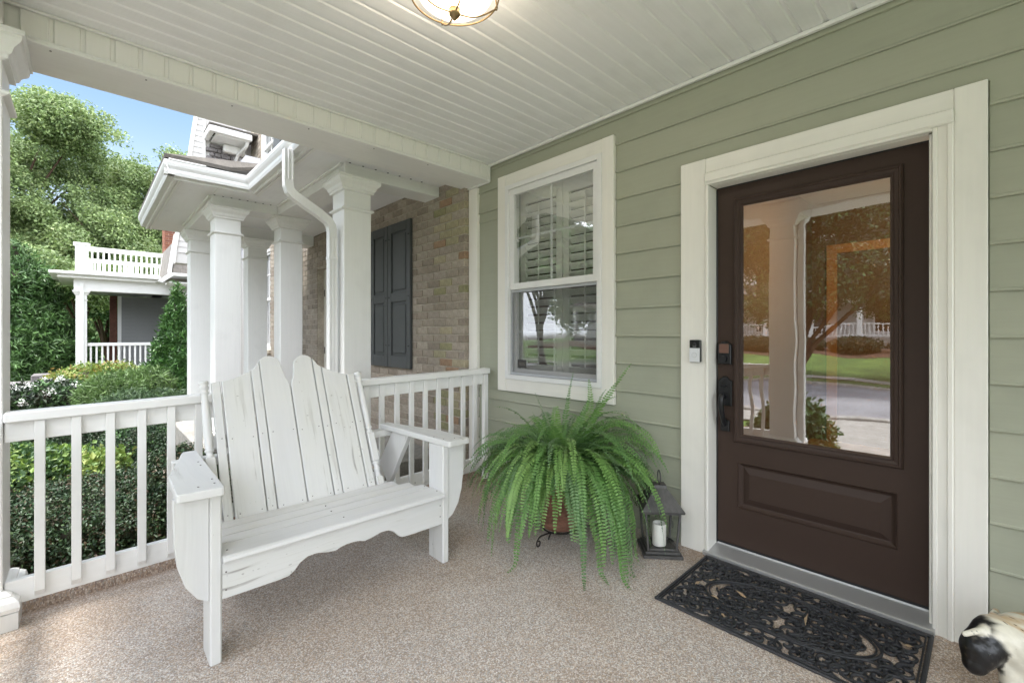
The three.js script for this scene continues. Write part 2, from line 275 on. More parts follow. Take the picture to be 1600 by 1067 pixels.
// ---- columns with moulded capital and base
function column(label, x, z, w, y0, yTop, m, parent) {
  const t = parent || thing('porch_column', label, 'column', [x, 0, z], { group: undefined });
  const ox = parent ? x : 0, oz = parent ? z : 0;
  const sq = (prof) => { // square mould from (half width, y) profile
    const P = []; for (let i = 0; i < prof.length - 1; i++) { const [a, ya] = prof[i], [b, yb] = prof[i + 1]; for (let q = 0; q < 4; q++) { const c = [[1, 1], [-1, 1], [-1, -1], [1, -1]], A = c[q], B = c[(q + 1) % 4]; const p = (s, r, y) => [s[0] * r, y, s[1] * r]; P.push(...p(A, a, ya), ...p(A, b, yb), ...p(B, b, yb), ...p(A, a, ya), ...p(B, b, yb), ...p(B, a, ya)); } }
    const g = uvm(flat(P), 1); const n = g.attributes.normal; const ix = g.attributes.position; if (n.getX(0) * ix.getX(0) + n.getZ(0) * ix.getZ(0) < 0) g.scale(1, 1, 1); g.translate(ox, 0, oz); return g;
  };
  const r = w / 2;
  part('shaft', cb(w, yTop - 0.27 - y0, w, ox, (y0 + yTop - 0.27) / 2, oz, 0.004, 1), m, t);
  part('neck', cb(w - 0.004, 0.15, w - 0.004, ox, yTop - 0.195, oz, 0.003, 0), m, t);
  part('astragal', sq([[r, yTop - 0.285], [r + 0.018, yTop - 0.276], [r + 0.022, yTop - 0.266], [r + 0.012, yTop - 0.258], [r - 0.003, yTop - 0.256]]), m, t);
  part('capital', sq([[r - 0.003, yTop - 0.125], [r + 0.018, yTop - 0.118], [r + 0.018, yTop - 0.104], [r + 0.028, yTop - 0.096], [r + 0.036, yTop - 0.072], [r + 0.056, yTop - 0.05], [r + 0.062, yTop - 0.036], [r + 0.062, yTop - 0.022], [r + 0.072, yTop - 0.018], [r + 0.072, yTop - 0.001], [0, yTop - 0.001]]), m, t);
  part('base', [sq([[r + 0.05, y0], [r + 0.05, y0 + 0.075], [r + 0.042, y0 + 0.082]]), sq([[r + 0.052, y0 + 0.082], [r + 0.056, y0 + 0.10], [r + 0.05, y0 + 0.125], [r + 0.034, y0 + 0.14], [r + 0.028, y0 + 0.142], [r + 0.028, y0 + 0.150], [r + 0.012, y0 + 0.162], [r, y0 + 0.166]])], m, t);
  return t;
}
column('white square porch column with moulded capital at the railing corner', -0.40, -3.115, 0.27, floorY(-0.4), 2.562, M.white);
column('white square porch column on the street side beside the steps', -0.44, -1.60, 0.25, floorY(-0.44), 2.562, M.white);
column('white square porch column across the steps from the downspout', -0.44, 1.30, 0.25, floorY(-0.44), 2.562, M.white);
column('white square porch column at the far open end of the porch', -0.44, 4.15, 0.25, floorY(-0.44), 2.562, M.white);
// ---- railings
function railing(name, label, x0, x1, y0, y1, z, opt = {}) {
  const t = thing(name, label, 'railing'); const L = x1 - x0, sl = (y1 - y0) / L, Y = (x) => y0 + sl * (x - x0);
  const bar = (xa, xb, t0, t1, za, zb, c = 0.003) => { const g = cb(xb - xa, t1 - t0, zb - za, 0, 0, 0, c, 0); g.applyMatrix4(new THREE.Matrix4().makeShear(0, 0, 0, 0, 0, 0)); const P = g.attributes.position; for (let i = 0; i < P.count; i++) { const x = P.getX(i) + (xa + xb) / 2; P.setXYZ(i, x, P.getY(i) + Y(x) + (t0 + t1) / 2, P.getZ(i) + (za + zb) / 2); } return g; };
  part('top_rail', bar(x0, x1, -0.045, 0, z - 0.075, z + 0.012, 0.005), M.white, t);
  part('upper_rail', bar(x0, x1, -0.135, -0.0455, z - 0.060, z - 0.025), M.white, t);
  part('bottom_rail', bar(x0, x1, -0.862, -0.755, z - 0.060, z - 0.025), M.white, t);
  const bg = (() => { const g = extX([[-0.024, 0.03], [0, 0.0], [-0.024, 0.0]].slice(0, 0).concat([[0, 0.025], [0, 0.795], [-0.024, 0.795], [-0.024, 0.0], [-0.014, 0.0]]), -0.0175, 0.0175, [], 0.002, 1); return g; })();
  for (const x of opt.at) { const b = part('baluster', bg, M.white, t); b.position.set(x, Y(x) - 0.842, z - 0.0005); }
  return t;
}
{
  const at = []; for (let k = 0; k < 23; k++) { const x = -0.152 + k * 0.1205; if (x < 2.44) at.push(x); }
  const r = railing('porch_railing', 'white side railing with square balusters behind the bench', -0.262, 2.535, 0.888, 0.945, -2.97, { at });
  part('end_post', cbb(2.478, 2.522, 0.0, 0.895, -3.012, -2.972, 0.004), M.white, r);
}
{
  const r = thing('porch_railing', 'white street side railing with square balusters between the two columns', 'railing'); const x = -0.42;
  part('top_rail', cbb(x - 0.045, x + 0.045, 0.845, 0.89, -2.978, -1.728, 0.005), M.white, r); part('upper_rail', cbb(x - 0.018, x + 0.018, 0.755, 0.8445, -2.978, -1.728), M.white, r); part('bottom_rail', cbb(x - 0.018, x + 0.018, 0.03, 0.135, -2.978, -1.728), M.white, r);
  const g = cb(0.024, 0.79, 0.035, 0, 0, 0, 0.002, 1);
  for (let z = -2.9; z < -1.76; z += 0.1205) { const b = part('baluster', g, M.white, r); b.position.set(x + 0.0305, 0.449, z); }
}
// ---- front wall
const house = thing('siding_house', 'sage green lap siding house front with brown door and shuttered window', 'house');
const DOOR = { z0: -1.106, z1: -0.168, top: 2.082 }, WIN = { z0: -2.775, z1: -1.808, y0: 0.868, y1: 2.462 };
const rect = (z0, z1, y0, y1) => [[z0, y0], [z1, y0], [z1, y1], [z0, y1]];
part('wall_sheathing', extX(rect(-3.277, 6, -0.8, 6.2), WX, WX + 0.16, [rect(DOOR.z0 + 0.005, DOOR.z1 - 0.005, -0.10, DOOR.top - 0.004), rect(WIN.z0 + 0.01, WIN.z1 - 0.01, WIN.y0 + 0.01, WIN.y1 - 0.01)]), M.siding[1], house);
{
  // lap boards with a beaded lower edge, broken by the window and the door
  const EXPO = 0.1809, y00 = 1.219 - 7 * EXPO;
  const face = [[0, -0.0165], [0.004, -0.0185], [0.010, -0.0175], [0.0125, -0.0145], [0.016, -0.0135], [EXPO, -0.004]]; // (height in the course, out)
  const outAt = (h) => { for (let i = 0; i < face.length - 1; i++) if (h <= face[i + 1][0] + 1e-9) return mix(face[i][1], face[i + 1][1], (h - face[i][0]) / (face[i + 1][0] - face[i][0])); return -0.004; };
  const prof = (a, b) => [[0, a], [outAt(a), a], ...face.filter(([h]) => h > a + 0.001 && h < b - 0.001).map(([h, o]) => [o, h]), [outAt(b), b], [0, b]];
  const cuts = [[-2.871, -1.715, 0.764, 2.556], [-1.254, -0.008, -1, 2.224]], cache = {}; // window and door trim (z0, z1, y0, y1)
  for (let k = 0; k < 15; k++) {
    const ya = y00 + k * EXPO, yb = Math.min(ya + EXPO, CEIL - 0.004); if (yb - ya < 0.02) break;
    const ys = [ya, yb]; for (const c of cuts) for (const y of [c[2], c[3]]) if (y > ya + 0.012 && y < yb - 0.012) ys.push(y); ys.sort((p, q) => p - q);
    for (let i = 0; i < ys.length - 1; i++) {
      const m = (ys[i] + ys[i + 1]) / 2; let segs = [[-3.148, 1.2]];
      for (const c of cuts) if (m > c[2] && m < c[3]) segs = segs.flatMap(([p, q]) => [[p, c[0] - 0.003], [c[1] + 0.003, q]].filter(([u, v]) => v - u > 0.01 && v <= q && u >= p));
      for (const [p, q] of segs) { const r0 = ys[i] - ya, r1 = ys[i + 1] - ya - (i === ys.length - 2 ? 0.0005 : 0), key = [r0, r1, q - p].map((v) => v.toFixed(3)).join(); const g = cache[key] || (cache[key] = extZ(prof(r0, r1), 0, q - p, [], 0, 2)); part('siding_board', g, M.siding[(k * 2) % 3], house).position.set(WX, ya, p); }
    }
  }
  part('siding_board', extZ([[0, 0], [-0.02, 0], [-0.02, 0.012], [-0.012, 0.016], [-0.012, 0.045], [0, 0.045]], -2.978, 1.2, [], 0, 2), M.siding[1], house).position.set(WX, CEIL - 0.049, 0);
  part('corner_board', [cbb(2.545, WX, -0.6, 2.545, -3.277, -3.222, 0.003, 1), cbb(2.541, WX, -0.6, 2.545, -3.2215, -3.150, 0.003, 1)], M.trim, house);
}
// window
{
  const w = sub('window', house, 'white double hung window with inside louvred shutters');
  const { z0, z1, y0, y1 } = WIN, T = M.trim;
  part('casing', cbb(2.538, WX, 0.766, 2.555, -2.870, z0 - 0.0005, 0.003, 1), T, w); part('casing', cbb(2.538, WX, 0.766, 2.555, z1 + 0.0005, -1.716, 0.003, 1), T, w);
  part('casing', cbb(2.539, WX, y1 + 0.0005, 2.554, z0, z1, 0.003, 2), T, w); part('casing', cbb(2.539, WX, 0.767, y0 - 0.0005, z0, z1, 0.003, 2), T, w);
  const fr = (name, za, zb, ya, yb, t, xa, xb, m = M.vinyl) => part(name, extX(rect(za, zb, ya, yb), xa, xb, [rect(za + t, zb - t, ya + t, yb - t)], 0.003), m, w);
  fr('frame', z0, z1, y0, y1, 0.034, 2.532, 2.66);
  const a = z0 + 0.0345, b = z1 - 0.0345;
  fr('upper_sash', a, b, 1.600, y1 - 0.0345, 0.048, 2.556, 2.586);
  fr('lower_sash', a, b, y0 + 0.0345, 1.652, 0.046, 2.590, 2.620);
  part('sill_step', cbb(2.536, 2.60, y0 + 0.020, y0 + 0.0335, a, b, 0.002), M.vinyl, w);
  const gz0 = a + 0.048, gz1 = b - 0.048, gy0 = 1.648, gy1 = y1 - 0.0825;
  const pane = (za, zb, ya, yb, x, name = 'pane') => { const g = new THREE.PlaneGeometry(zb - za, yb - ya); g.rotateY(-Math.PI / 2); g.translate(x, (ya + yb) / 2, (za + zb) / 2); return part(name, uvm(g, 2), M.glass, w); };
  pane(gz0, gz1, gy0, gy1, 2.568); pane(a + 0.046, b - 0.046, y0 + 0.08, 1.606, 2.602);
  const zm = (gz0 + gz1) / 2;
  part('muntin', cbb(2.5695, 2.577, gy0, gy1, zm - 0.010, zm + 0.010, 0.002), M.vinyl, w); part('muntin', cbb(2.570, 2.5765, 2.008, 2.026, gz0, gz1, 0.002), M.vinyl, w);
  part('muntin', cbb(2.6035, 2.611, y0 + 0.08, 1.606, zm - 0.010, zm + 0.010, 0.002), M.vinyl, w); part('muntin', cbb(2.604, 2.6105, 1.246, 1.262, a + 0.046, b - 0.046, 0.002), M.vinyl, w);
  // screen frame before the lower sash
  fr('screen_frame', a + 0.002, b - 0.002, y0 + 0.035, 1.598, 0.018, 2.566, 2.576, mat([0.42, 0.43, 0.45], 0.5));
  const scr = new THREE.PlaneGeometry(b - a - 0.04, 1.598 - y0 - 0.071); scr.rotateY(-Math.PI / 2); scr.translate(2.571, (1.598 + y0 + 0.035) / 2, (a + b) / 2); part('insect_screen', uvm(scr, 2), mat([0.10, 0.10, 0.105], 0.8, { transparent: true, opacity: 0.36 }), w);
  // shutters with louvres behind the glass
  for (const [s, q] of [[a - 0.02, zm - 0.002], [zm + 0.002, b + 0.02]]) {
    fr('shutter_frame', s, q, y0 - 0.01, y1 + 0.01, 0.06, 2.70, 2.728, M.shutterCream);
    part('shutter_frame', cbb(2.701, 2.727, 2.33, 2.41, s + 0.06, q - 0.06, 0.002), M.shutterCream, w);
    const lg = cb(0.064, 0.010, q - s - 0.124, 0, 0, 0, 0.004, 2);
    for (let y = 0.965; y < 2.32; y += 0.066) { const l = part('louvre', lg, M.shutterCream, w); l.position.set(2.714, y, (s + q) / 2); l.rotation.z = -0.80; }
    part('tilt_rod', cbb(2.674, 2.682, 0.98, 2.30, (s + q) / 2 - 0.006, (s + q) / 2 + 0.006, 0.002), M.shutterCream, w);
  }
  // small dark sticker with light letters in the lower corner of the glass
  const cv = document.createElement('canvas'); cv.width = 256; cv.height = 192; const c = cv.getContext('2d'); c.fillStyle = '#4a463f'; c.fillRect(0, 0, 256, 192); c.fillStyle = '#2e2d2b'; c.fillRect(0, 0, 256, 22); c.fillRect(0, 172, 256, 20); c.fillStyle = '#8f897a'; c.font = 'bold 86px sans-serif'; c.textAlign = 'center'; c.fillText('NSA', 130, 128);
  const tx = new THREE.CanvasTexture(cv); tx.colorSpace = THREE.SRGBColorSpace; const sg = new THREE.PlaneGeometry(0.098, 0.066); sg.rotateY(-Math.PI / 2); sg.translate(2.600, y0 + 0.125, a + 0.10);
  part('sticker', sg, new THREE.MeshStandardMaterial({ map: tx, roughness: 0.5, side: THREE.DoubleSide }), w);
}
// door
{
  const d = sub('door', house, 'dark brown front door with one large glass light'); const { z0, z1, top: tp } = DOOR;
  // flat outer casing, then a stepped moulding, then the jamb
  part('casing', cbb(2.540, WX, -0.005, 2.222, -1.252, z0 - 0.0005, 0.003, 1), M.trim, d); part('casing', cbb(2.540, WX, -0.002, 2.222, -0.104, -0.010, 0.003, 1), M.trim, d); part('casing', cbb(2.541, WX, 2.138, 2.221, z0, -0.1045, 0.003, 2), M.trim, d);
  const mould = [[0, 0], [0.064, 0], [0.064, -0.024], [0.058, -0.030], [0.046, -0.030], [0.042, -0.024], [0.016, -0.020], [0.012, -0.026], [0, -0.026]]; // (across, out)
  part('brick_mould', extY(mould.map(([a, o]) => [2.5665 + o, z1 + 0.0003 + a]), -0.002, 2.1375, [], 0, 1), M.trim, d);
  part('brick_mould', cbb(2.520, 2.568, tp, 2.1375, z0, -0.104, 0.006, 2), M.trim, d);
  part('brick_mould', cbb(2.530, 2.56, tp - 0.012, tp + 0.014, z0, z1, 0.004, 2), M.trim, d);
  part('jamb', cbb(2.532, 2.70, 0.012, tp - 0.0125, z0 - 0.0005 + 0.0015, z0 + 0.018, 0.003, 1), M.trim, d); part('jamb', cbb(2.567, 2.70, 0.012, tp - 0.0125, z1 - 0.012, z1 - 0.001, 0.003, 1), M.trim, d); part('jamb', cbb(2.561, 2.70, tp - 0.0125, tp - 0.001, z0 + 0.019, z1 - 0.0125, 0.003, 2), M.trim, d);
  part('weatherstrip', [cbb(2.640, 2.652, 0.04, 2.062, -1.0875, -1.080, 0.002), cbb(2.640, 2.652, 2.062, 2.069, -1.08, -0.18, 0.002)], M.black, d);
  // sill
  part('threshold', extZ([[2.522, -0.012], [2.522, 0.018], [2.528, 0.022], [2.640, 0.040], [2.642, 0.048], [2.665, 0.048], [2.665, -0.012]], z0 - 0.008, z1 + 0.008), M.alu, d);
  part('door_sweep', cbb(2.6395, 2.643, 0.0485, 0.060, -1.080, -0.181, 0.001), M.black, d);
  // slab with openings for glass and panel
  const sx = 2.644, zA = -1.0865, zB = -0.1815; const GL = [-0.984, -0.274, 0.640, 1.985], PN = [-0.972, -0.288, 0.268, 0.525];
  part('slab', extX(rect(zA, zB, 0.056, 2.068), sx, sx + 0.044, [rect(GL[0], GL[1], GL[2], GL[3]), rect(...PN)], 0.002), M.door, d);
  const ring = (r, steps, name, m) => { // stepped moulding running round a rectangle: steps of [inset, x]
    const P = []; for (let i = 0; i < steps.length - 1; i++) { const [ia, xa] = steps[i], [ib, xb] = steps[i + 1]; const c = (n, x) => [[r[0] + n, r[2] + n], [r[1] - n, r[2] + n], [r[1] - n, r[3] - n], [r[0] + n, r[3] - n]].map(([z, y]) => [x, y, z]); const A = c(ia, xa), B = c(ib, xb); for (let q = 0; q < 4; q++) { const p = (q + 1) % 4; P.push(...A[q], ...A[p], ...B[p], ...A[q], ...B[p], ...B[q]); } }
    return part(name, uvm(flat(P), 1), m, d);
  };
  ring(GL, [[-0.006, sx - 0.0005], [-0.004, sx - 0.012], [0.002, sx - 0.018], [0.008, sx - 0.018], [0.012, sx - 0.012], [0.026, sx - 0.008], [0.030, sx - 0.012], [0.036, sx - 0.010], [0.042, sx + 0.006]], 'glass_frame', M.door);
  const gp = new THREE.PlaneGeometry(GL[1] - GL[0] - 0.076, GL[3] - GL[2] - 0.076); gp.rotateY(-Math.PI / 2); gp.translate(sx + 0.005, (GL[2] + GL[3]) / 2, (GL[0] + GL[1]) / 2); part('pane', uvm(gp, 2), M.glass, d);
  const gp2 = gp.clone().translate(0.018, 0, 0); part('pane', gp2, M.clearGlass, d);
  ring(PN, [[-0.001, sx + 0.001], [0.004, sx - 0.004], [0.010, sx + 0.006], [0.020, sx + 0.016], [0.026, sx + 0.018], [0.060, sx + 0.003], [0.064, sx + 0.003]], 'panel_mould', M.door);
  part('panel', cbb(sx + 0.0022, sx + 0.03, PN[2] + 0.062, PN[3] - 0.062, PN[0] + 0.062, PN[1] - 0.062, 0.001), M.door, d);
  // keypad lock
  const plate = (z, y, w, h, arch) => { const p = [[-w, -h], [w, -h], [w, h * 0.72], [w * 0.55, h * 0.86], [w * 0.3, h], [-w * 0.3, h], [-w * 0.55, h * 0.86], [-w, h * 0.72]].map(([a, b]) => [a + z, b + y]); return p; };
  part('keypad_lock', extX(plate(-1.036, 1.130, 0.036, 0.064), sx - 0.024, sx - 0.0005, [], 0.004), M.black, d);
  part('keypad_screen', cbb(sx - 0.0275, sx - 0.0245, 1.128, 1.180, -1.062, -1.010, 0.001), mat([0.16, 0.085, 0.07], 0.12), d);
  part('lock_cylinder', new THREE.CylinderGeometry(0.018, 0.020, 0.02, 20).rotateZ(Math.PI / 2).translate(sx - 0.03, 1.096, -1.036), M.black, d);
  part('handle_plate', extX(plate(-1.036, 0.914, 0.037, 0.082), sx - 0.014, sx - 0.0005, [], 0.004), M.black, d);
  part('thumb_latch', cbb(sx - 0.055, sx - 0.0145, 0.936, 0.944, -1.048, -1.024, 0.003), M.black, d);
  part('handle_foot', extX(plate(-1.036, 0.722, 0.024, 0.034), sx - 0.016, sx - 0.0005, [], 0.003), M.black, d);
  part('handle', tube([[sx - 0.012, 0.880, -1.036], [sx - 0.050, 0.893, -1.036], [sx - 0.066, 0.868, -1.036], [sx - 0.060, 0.815, -1.036], [sx - 0.038, 0.758, -1.036], [sx - 0.022, 0.732, -1.036], [sx - 0.012, 0.722, -1.036]], (t) => 0.0105 + 0.004 * Math.sin(Math.PI * t), 28, 10), M.black, d);
}
// rooms behind the glass
{
  const x0 = WX + 0.165, zL = -3.2, zM = -1.55, zR = 1.6, xe = 6.2;
  const F = part('interior_floor', bxx(x0 - 0.03, xe, -0.1, 0.02, zL, zR), M.oak, house);
  part('interior_wall', [bxx(xe, xe + 0.1, 0.02, 2.75, zL, zR), bxx(x0, xe, 0.02, 2.75, zM, zM + 0.1), bxx(x0, xe, 0.02, 2.75, zR, zR + 0.1), bxx(x0, xe, 0.02, 2.75, zL - 0.1, zL)], M.tan, house);
  part('interior_ceiling', bxx(x0 - 0.03, xe + 0.1, 2.75, 2.9, zL - 0.1, zR + 0.1), M.ceil, house);
  part('interior_trim', [cbb(xe - 0.03, xe - 0.001, 0.02, 2.15, -1.30, -1.20), cbb(xe - 0.03, xe - 0.001, 0.02, 2.15, -0.36, -0.26), cbb(xe - 0.03, xe - 0.001, 2.15, 2.25, -1.30, -0.26), cbb(xe - 0.05, xe - 0.001, 1.98, 2.02, -0.25, 1.6)], M.oak, house);
  part('roof', bxx(2.6, 9, 6.2, 6.35, -3.2, 6), M.shingle, house); part('rear_wall', bxx(9, 9.1, -0.6, 6.2, -3.2, 6), M.paleSiding, house); part('side_wall', bxx(WX + 0.16, 9, -0.6, 6.2, 5.9, 6), M.paleSiding, house);
  const lm = thing('hall_pendant', 'warm glass pendant lamp glowing in the hall behind the door', 'lamp', [4.6, 2.2, -0.35]);
  part('lamp_shade', new THREE.SphereGeometry(0.11, 24, 16), mat([0.9, 0.7, 0.45], 0.6, { emissive: new THREE.Color(1.0, 0.62, 0.28), emissiveIntensity: 0.9 }), lm); part('cord', new THREE.CylinderGeometry(0.005, 0.005, 0.44, 6).translate(0, 0.33, 0), M.black, lm);
  const pl = new THREE.PointLight(new THREE.Color(1.0, 0.68, 0.36), 2.0); pl.position.set(0, -0.14, 0); pl.castShadow = true; lm.add(pl);
}
// ================================================================== the brick townhouse next door
const BX = 2.50, PS = 0.10; // brick face, porch slab level
const brickHouse = thing('brick_townhouse', 'taupe brick townhouse with dark shutters adjoining the green porch', 'house');
const brickTone = [[0.41, 0.36, 0.305], [0.44, 0.39, 0.335], [0.36, 0.31, 0.26], [0.47, 0.42, 0.36], [0.42, 0.37, 0.325], [0.33, 0.285, 0.24], [0.45, 0.395, 0.34], [0.39, 0.345, 0.295]];
const brickMat = brickTone.map((c) => mat(c, 0.9, { map: tStone, bumpMap: tStoneB, bumpScale: 0.003 }));
const mossMat = [[0.35, 0.34, 0.20], [0.43, 0.40, 0.27], [0.48, 0.43, 0.31]].map((c) => mat(c, 0.95, { map: tStone, bumpMap: tStoneB, bumpScale: 0.003 })), rustMat = mat([0.40, 0.27, 0.18], 0.9, { map: tStone, bumpMap: tStoneB, bumpScale: 0.003 });
const NDOOR = { z0: -6.87, z1: -5.72, y1: 2.20 }, NWIN = { z0: -9.88, z1: -9.22, y0: 0.95, y1: 2.86 }, UWIN = { z0: -9.86, z1: -8.95, y0: 4.15, y1: 5.55 };
{
  part('wall_core', extX(rect(-10.6, -3.290, -0.7, 7.0), BX + 0.009, BX + 0.22, [rect(NDOOR.z0, NDOOR.z1, PS, NDOOR.y1), rect(NWIN.z0, NWIN.z1, NWIN.y0, NWIN.y1), rect(UWIN.z0, UWIN.z1, UWIN.y0, UWIN.y1)]), M.mortar, brickHouse);
  part('side_wall', bxx(BX + 0.22, 9, -0.6, 7.0, -3.45, -3.29), M.mortar, brickHouse);
  part('rear_wall', bxx(9, 9.1, -0.6, 7.0, -10.6, -3.28), M.mortar, brickHouse); part('roof', bxx(2.4, 9.1, 7.0, 7.2, -10.6, -3.2), M.shingle, brickHouse);
  const CO = 0.0762, LN = 0.2045, list = [];
  const inside = (o, z, y, h) => z > o.z0 - 0.1 && z < o.z1 + 0.1 && y + h > (o.y0 ?? PS) - 0.01 && y < o.y1 + 0.01;
  for (let r = 0; r < 70; r++) {
    const y = 0.02 + r * CO, off = (r % 2) * LN / 2;
    for (let z = -3.279; z > -10.6; z -= LN) {
      let za = z - off, zb = za - LN + 0.0105; if (z === -3.279 && off) list.push([-3.279, -3.279 - off + 0.0105, y]);
      if (zb < -10.6) continue; if (y > 2.75 && za > -8.0) continue;
      const o = [{ ...NDOOR }, NWIN, UWIN].find((q) => za > q.z0 && zb < q.z1 && y + CO > (q.y0 ?? PS) && y < q.y1);
      if (o) { if (za > o.z1 && zb < o.z1) zb = o.z1 + 0.004; else if (zb < o.z0 && za > o.z0) za = o.z0 - 0.004; else continue; if (za - zb < 0.03) continue; }
      list.push([za, zb, y]);
    }
  }
  const depth = (b) => 0.686 * BX + 0.7277 * Math.abs(b[0] + b[1]) / 2; list.sort((a, b) => depth(a) - depth(b));
  const cache = {}, R = rng(44), rest = []; let shown = 0;
  for (const [za, zb, y] of list) {
    const l = za - zb, k = l.toFixed(3); const zc = (za + zb) / 2;
    const hid = (zc < -4.17 && zc > -5.06 && y > 0.88 && y < 2.36) || y < PS - 0.06 || y > 2.70; // behind the shutters, or not in view
    if (!hid && shown < 300) {
      const g = cache[k] || (cache[k] = cb(0.1, 0.0655, l, 0, 0, 0, 0.004, 2)); const t = R(); const edge = zc > -3.72 && y > 0.3, hi = y > 1.6;
      const m = edge && R() < (hi ? 0.5 : 0.3) ? (R() < 0.16 ? rustMat : mossMat[Math.floor(R() * 3)]) : brickMat[Math.floor(t * 8)];
      const b = part('brick', g, m, brickHouse); b.position.set(BX + 0.05 + (R() - 0.5) * 0.004, y + 0.0328, zc); shown++;
    } else { const g = box(0.1, 0.0655, l, BX + 0.05 + (R() - 0.5) * 0.003, y + 0.0328, zc, 2), c = brickTone[Math.floor(R() * 8)], n = g.attributes.position.count, C = new Float32Array(n * 3); for (let i = 0; i < n; i++) C.set(c, i * 3); g.setAttribute('color', new THREE.BufferAttribute(C, 3)); rest.push(g); }
  }
  stuff(part('brickwork', merge(rest), mat([1, 1, 1], 0.9, { map: tStone, vertexColors: true }), brickHouse));
  // shutters beside each other
  for (const [z0, z1] of [[-5.065, -4.655], [-4.645, -4.170]]) {
    const s = sub('window_shutter', brickHouse, 'dark blue grey panelled shutter on brick'); const y0 = 0.872, y1 = 2.45, xa = BX - 0.036, xb = BX - 0.003, w = 0.075; const st = (n, a, b, c, d) => part(n, cbb(xa, xb, a, b, c, d, 0.004), M.shutter, s);
    st('stile', y0, y1, z0, z0 + w); st('stile', y0, y1, z1 - w, z1); st('rail', y0, y0 + 0.13, z0 + w + 0.0005, z1 - w - 0.0005); st('rail', y1 - 0.10, y1, z0 + w + 0.0005, z1 - w - 0.0005); st('rail', 1.59, 1.69, z0 + w + 0.0005, z1 - w - 0.0005);
    for (const [a, b] of [[y0 + 0.13, 1.59], [1.69, y1 - 0.10]]) { part('panel', cbb(xa + 0.018, xb, a, b, z0 + w, z1 - w, 0.001), M.shutter, s); part('raised_panel', cbb(xa + 0.006, xa + 0.0175, a + 0.03, b - 0.03, z0 + w + 0.028, z1 - w - 0.028, 0.010), M.shutter, s); }
    for (const y of [y0 + 0.24, 1.64, y1 - 0.16]) for (const z of [z0 + 0.03, z1 - 0.03]) part('screw', new THREE.CylinderGeometry(0.008, 0.008, 0.008, 8).rotateZ(Math.PI / 2).translate(xa - 0.002, y, z), M.black, s);
  }
  // recessed doorway
  const d = sub('doorway', brickHouse, 'cream framed recessed doorway'); part('frame', [cbb(BX + 0.10, BX + 0.2, PS, NDOOR.y1 - 0.001, NDOOR.z0 + 0.001, NDOOR.z0 + 0.11), cbb(BX + 0.10, BX + 0.2, PS, NDOOR.y1 - 0.001, NDOOR.z1 - 0.11, NDOOR.z1 - 0.001), cbb(BX + 0.101, BX + 0.199, NDOOR.y1 - 0.11, NDOOR.y1 - 0.002, NDOOR.z0 + 0.11, NDOOR.z1 - 0.11)], M.trim, d);
  part('slab', cbb(BX + 0.15, BX + 0.19, PS, NDOOR.y1 - 0.11, NDOOR.z0 + 0.11, NDOOR.z1 - 0.11), M.trim, d);
  for (const q of [[PS + 0.2, PS + 0.8], [PS + 0.95, NDOOR.y1 - 0.28]]) part('panel', cbb(BX + 0.142, BX + 0.1495, q[0], q[1], NDOOR.z0 + 0.26, NDOOR.z1 - 0.26, 0.006), M.trim, d);
  part('hinge', [cbb(BX + 0.09, BX + 0.1005, 0.95, 1.05, NDOOR.z0 + 0.03, NDOOR.z0 + 0.05, 0.002), cbb(BX + 0.09, BX + 0.1005, 1.8, 1.9, NDOOR.z0 + 0.03, NDOOR.z0 + 0.05, 0.002)], M.nail, d);
  for (const o of [NWIN, UWIN]) {
    const w = sub('window', brickHouse), fr = (n, a, b, c, e, t, xa, xb) => part(n, extX(rect(a, b, c, e), xa, xb, [rect(a + t, b - t, c + t, e - t)], 0.003), M.vinyl, w);
    fr('frame', o.z0 + 0.002, o.z1 - 0.002, o.y0 + 0.002, o.y1 - 0.002, 0.05, BX + 0.02, BX + 0.12); const ym = (o.y0 + o.y1) / 2; fr('sash', o.z0 + 0.053, o.z1 - 0.053, ym - 0.02, o.y1 - 0.053, 0.045, BX + 0.045, BX + 0.075); fr('sash', o.z0 + 0.053, o.z1 - 0.053, o.y0 + 0.053, ym + 0.024, 0.045, BX + 0.078, BX + 0.108);
    const p = new THREE.PlaneGeometry(o.z1 - o.z0 - 0.1, o.y1 - o.y0 - 0.1); p.rotateY(-Math.PI / 2); p.translate(BX + 0.09, ym, (o.z0 + o.z1) / 2); part('pane', uvm(p, 2), M.glass, w); part('blind', bxx(BX + 0.14, BX + 0.15, o.y0, o.y1, o.z0, o.z1), M.greySiding, w);
    const zm = (o.z0 + o.z1) / 2; part('muntin', [cbb(BX + 0.07, BX + 0.078, o.y0 + 0.1, o.y1 - 0.1, zm - 0.01, zm + 0.01, 0.001), cbb(BX + 0.071, BX + 0.077, (ym + o.y1) / 2 - 0.01, (ym + o.y1) / 2 + 0.01, o.z0 + 0.1, o.z1 - 0.1, 0.001)], M.vinyl, w);
    part('sill', cbb(BX - 0.05, BX + 0.1, o.y0 - 0.07, o.y0 - 0.003, o.z0 - 0.05, o.z1 + 0.05, 0.005), M.mortar, w);
  }
  part('header_band', cbb(BX - 0.02, BX - 0.001, UWIN.y1, UWIN.y1 + 0.2, UWIN.z0 - 0.06, UWIN.z1 + 0.06, 0.003), M.black, brickHouse); part('window_shutter', cbb(BX - 0.04, BX - 0.001, UWIN.y0, UWIN.y1, UWIN.z1 + 0.06, UWIN.z1 + 0.42, 0.004), M.shutter, brickHouse);
}
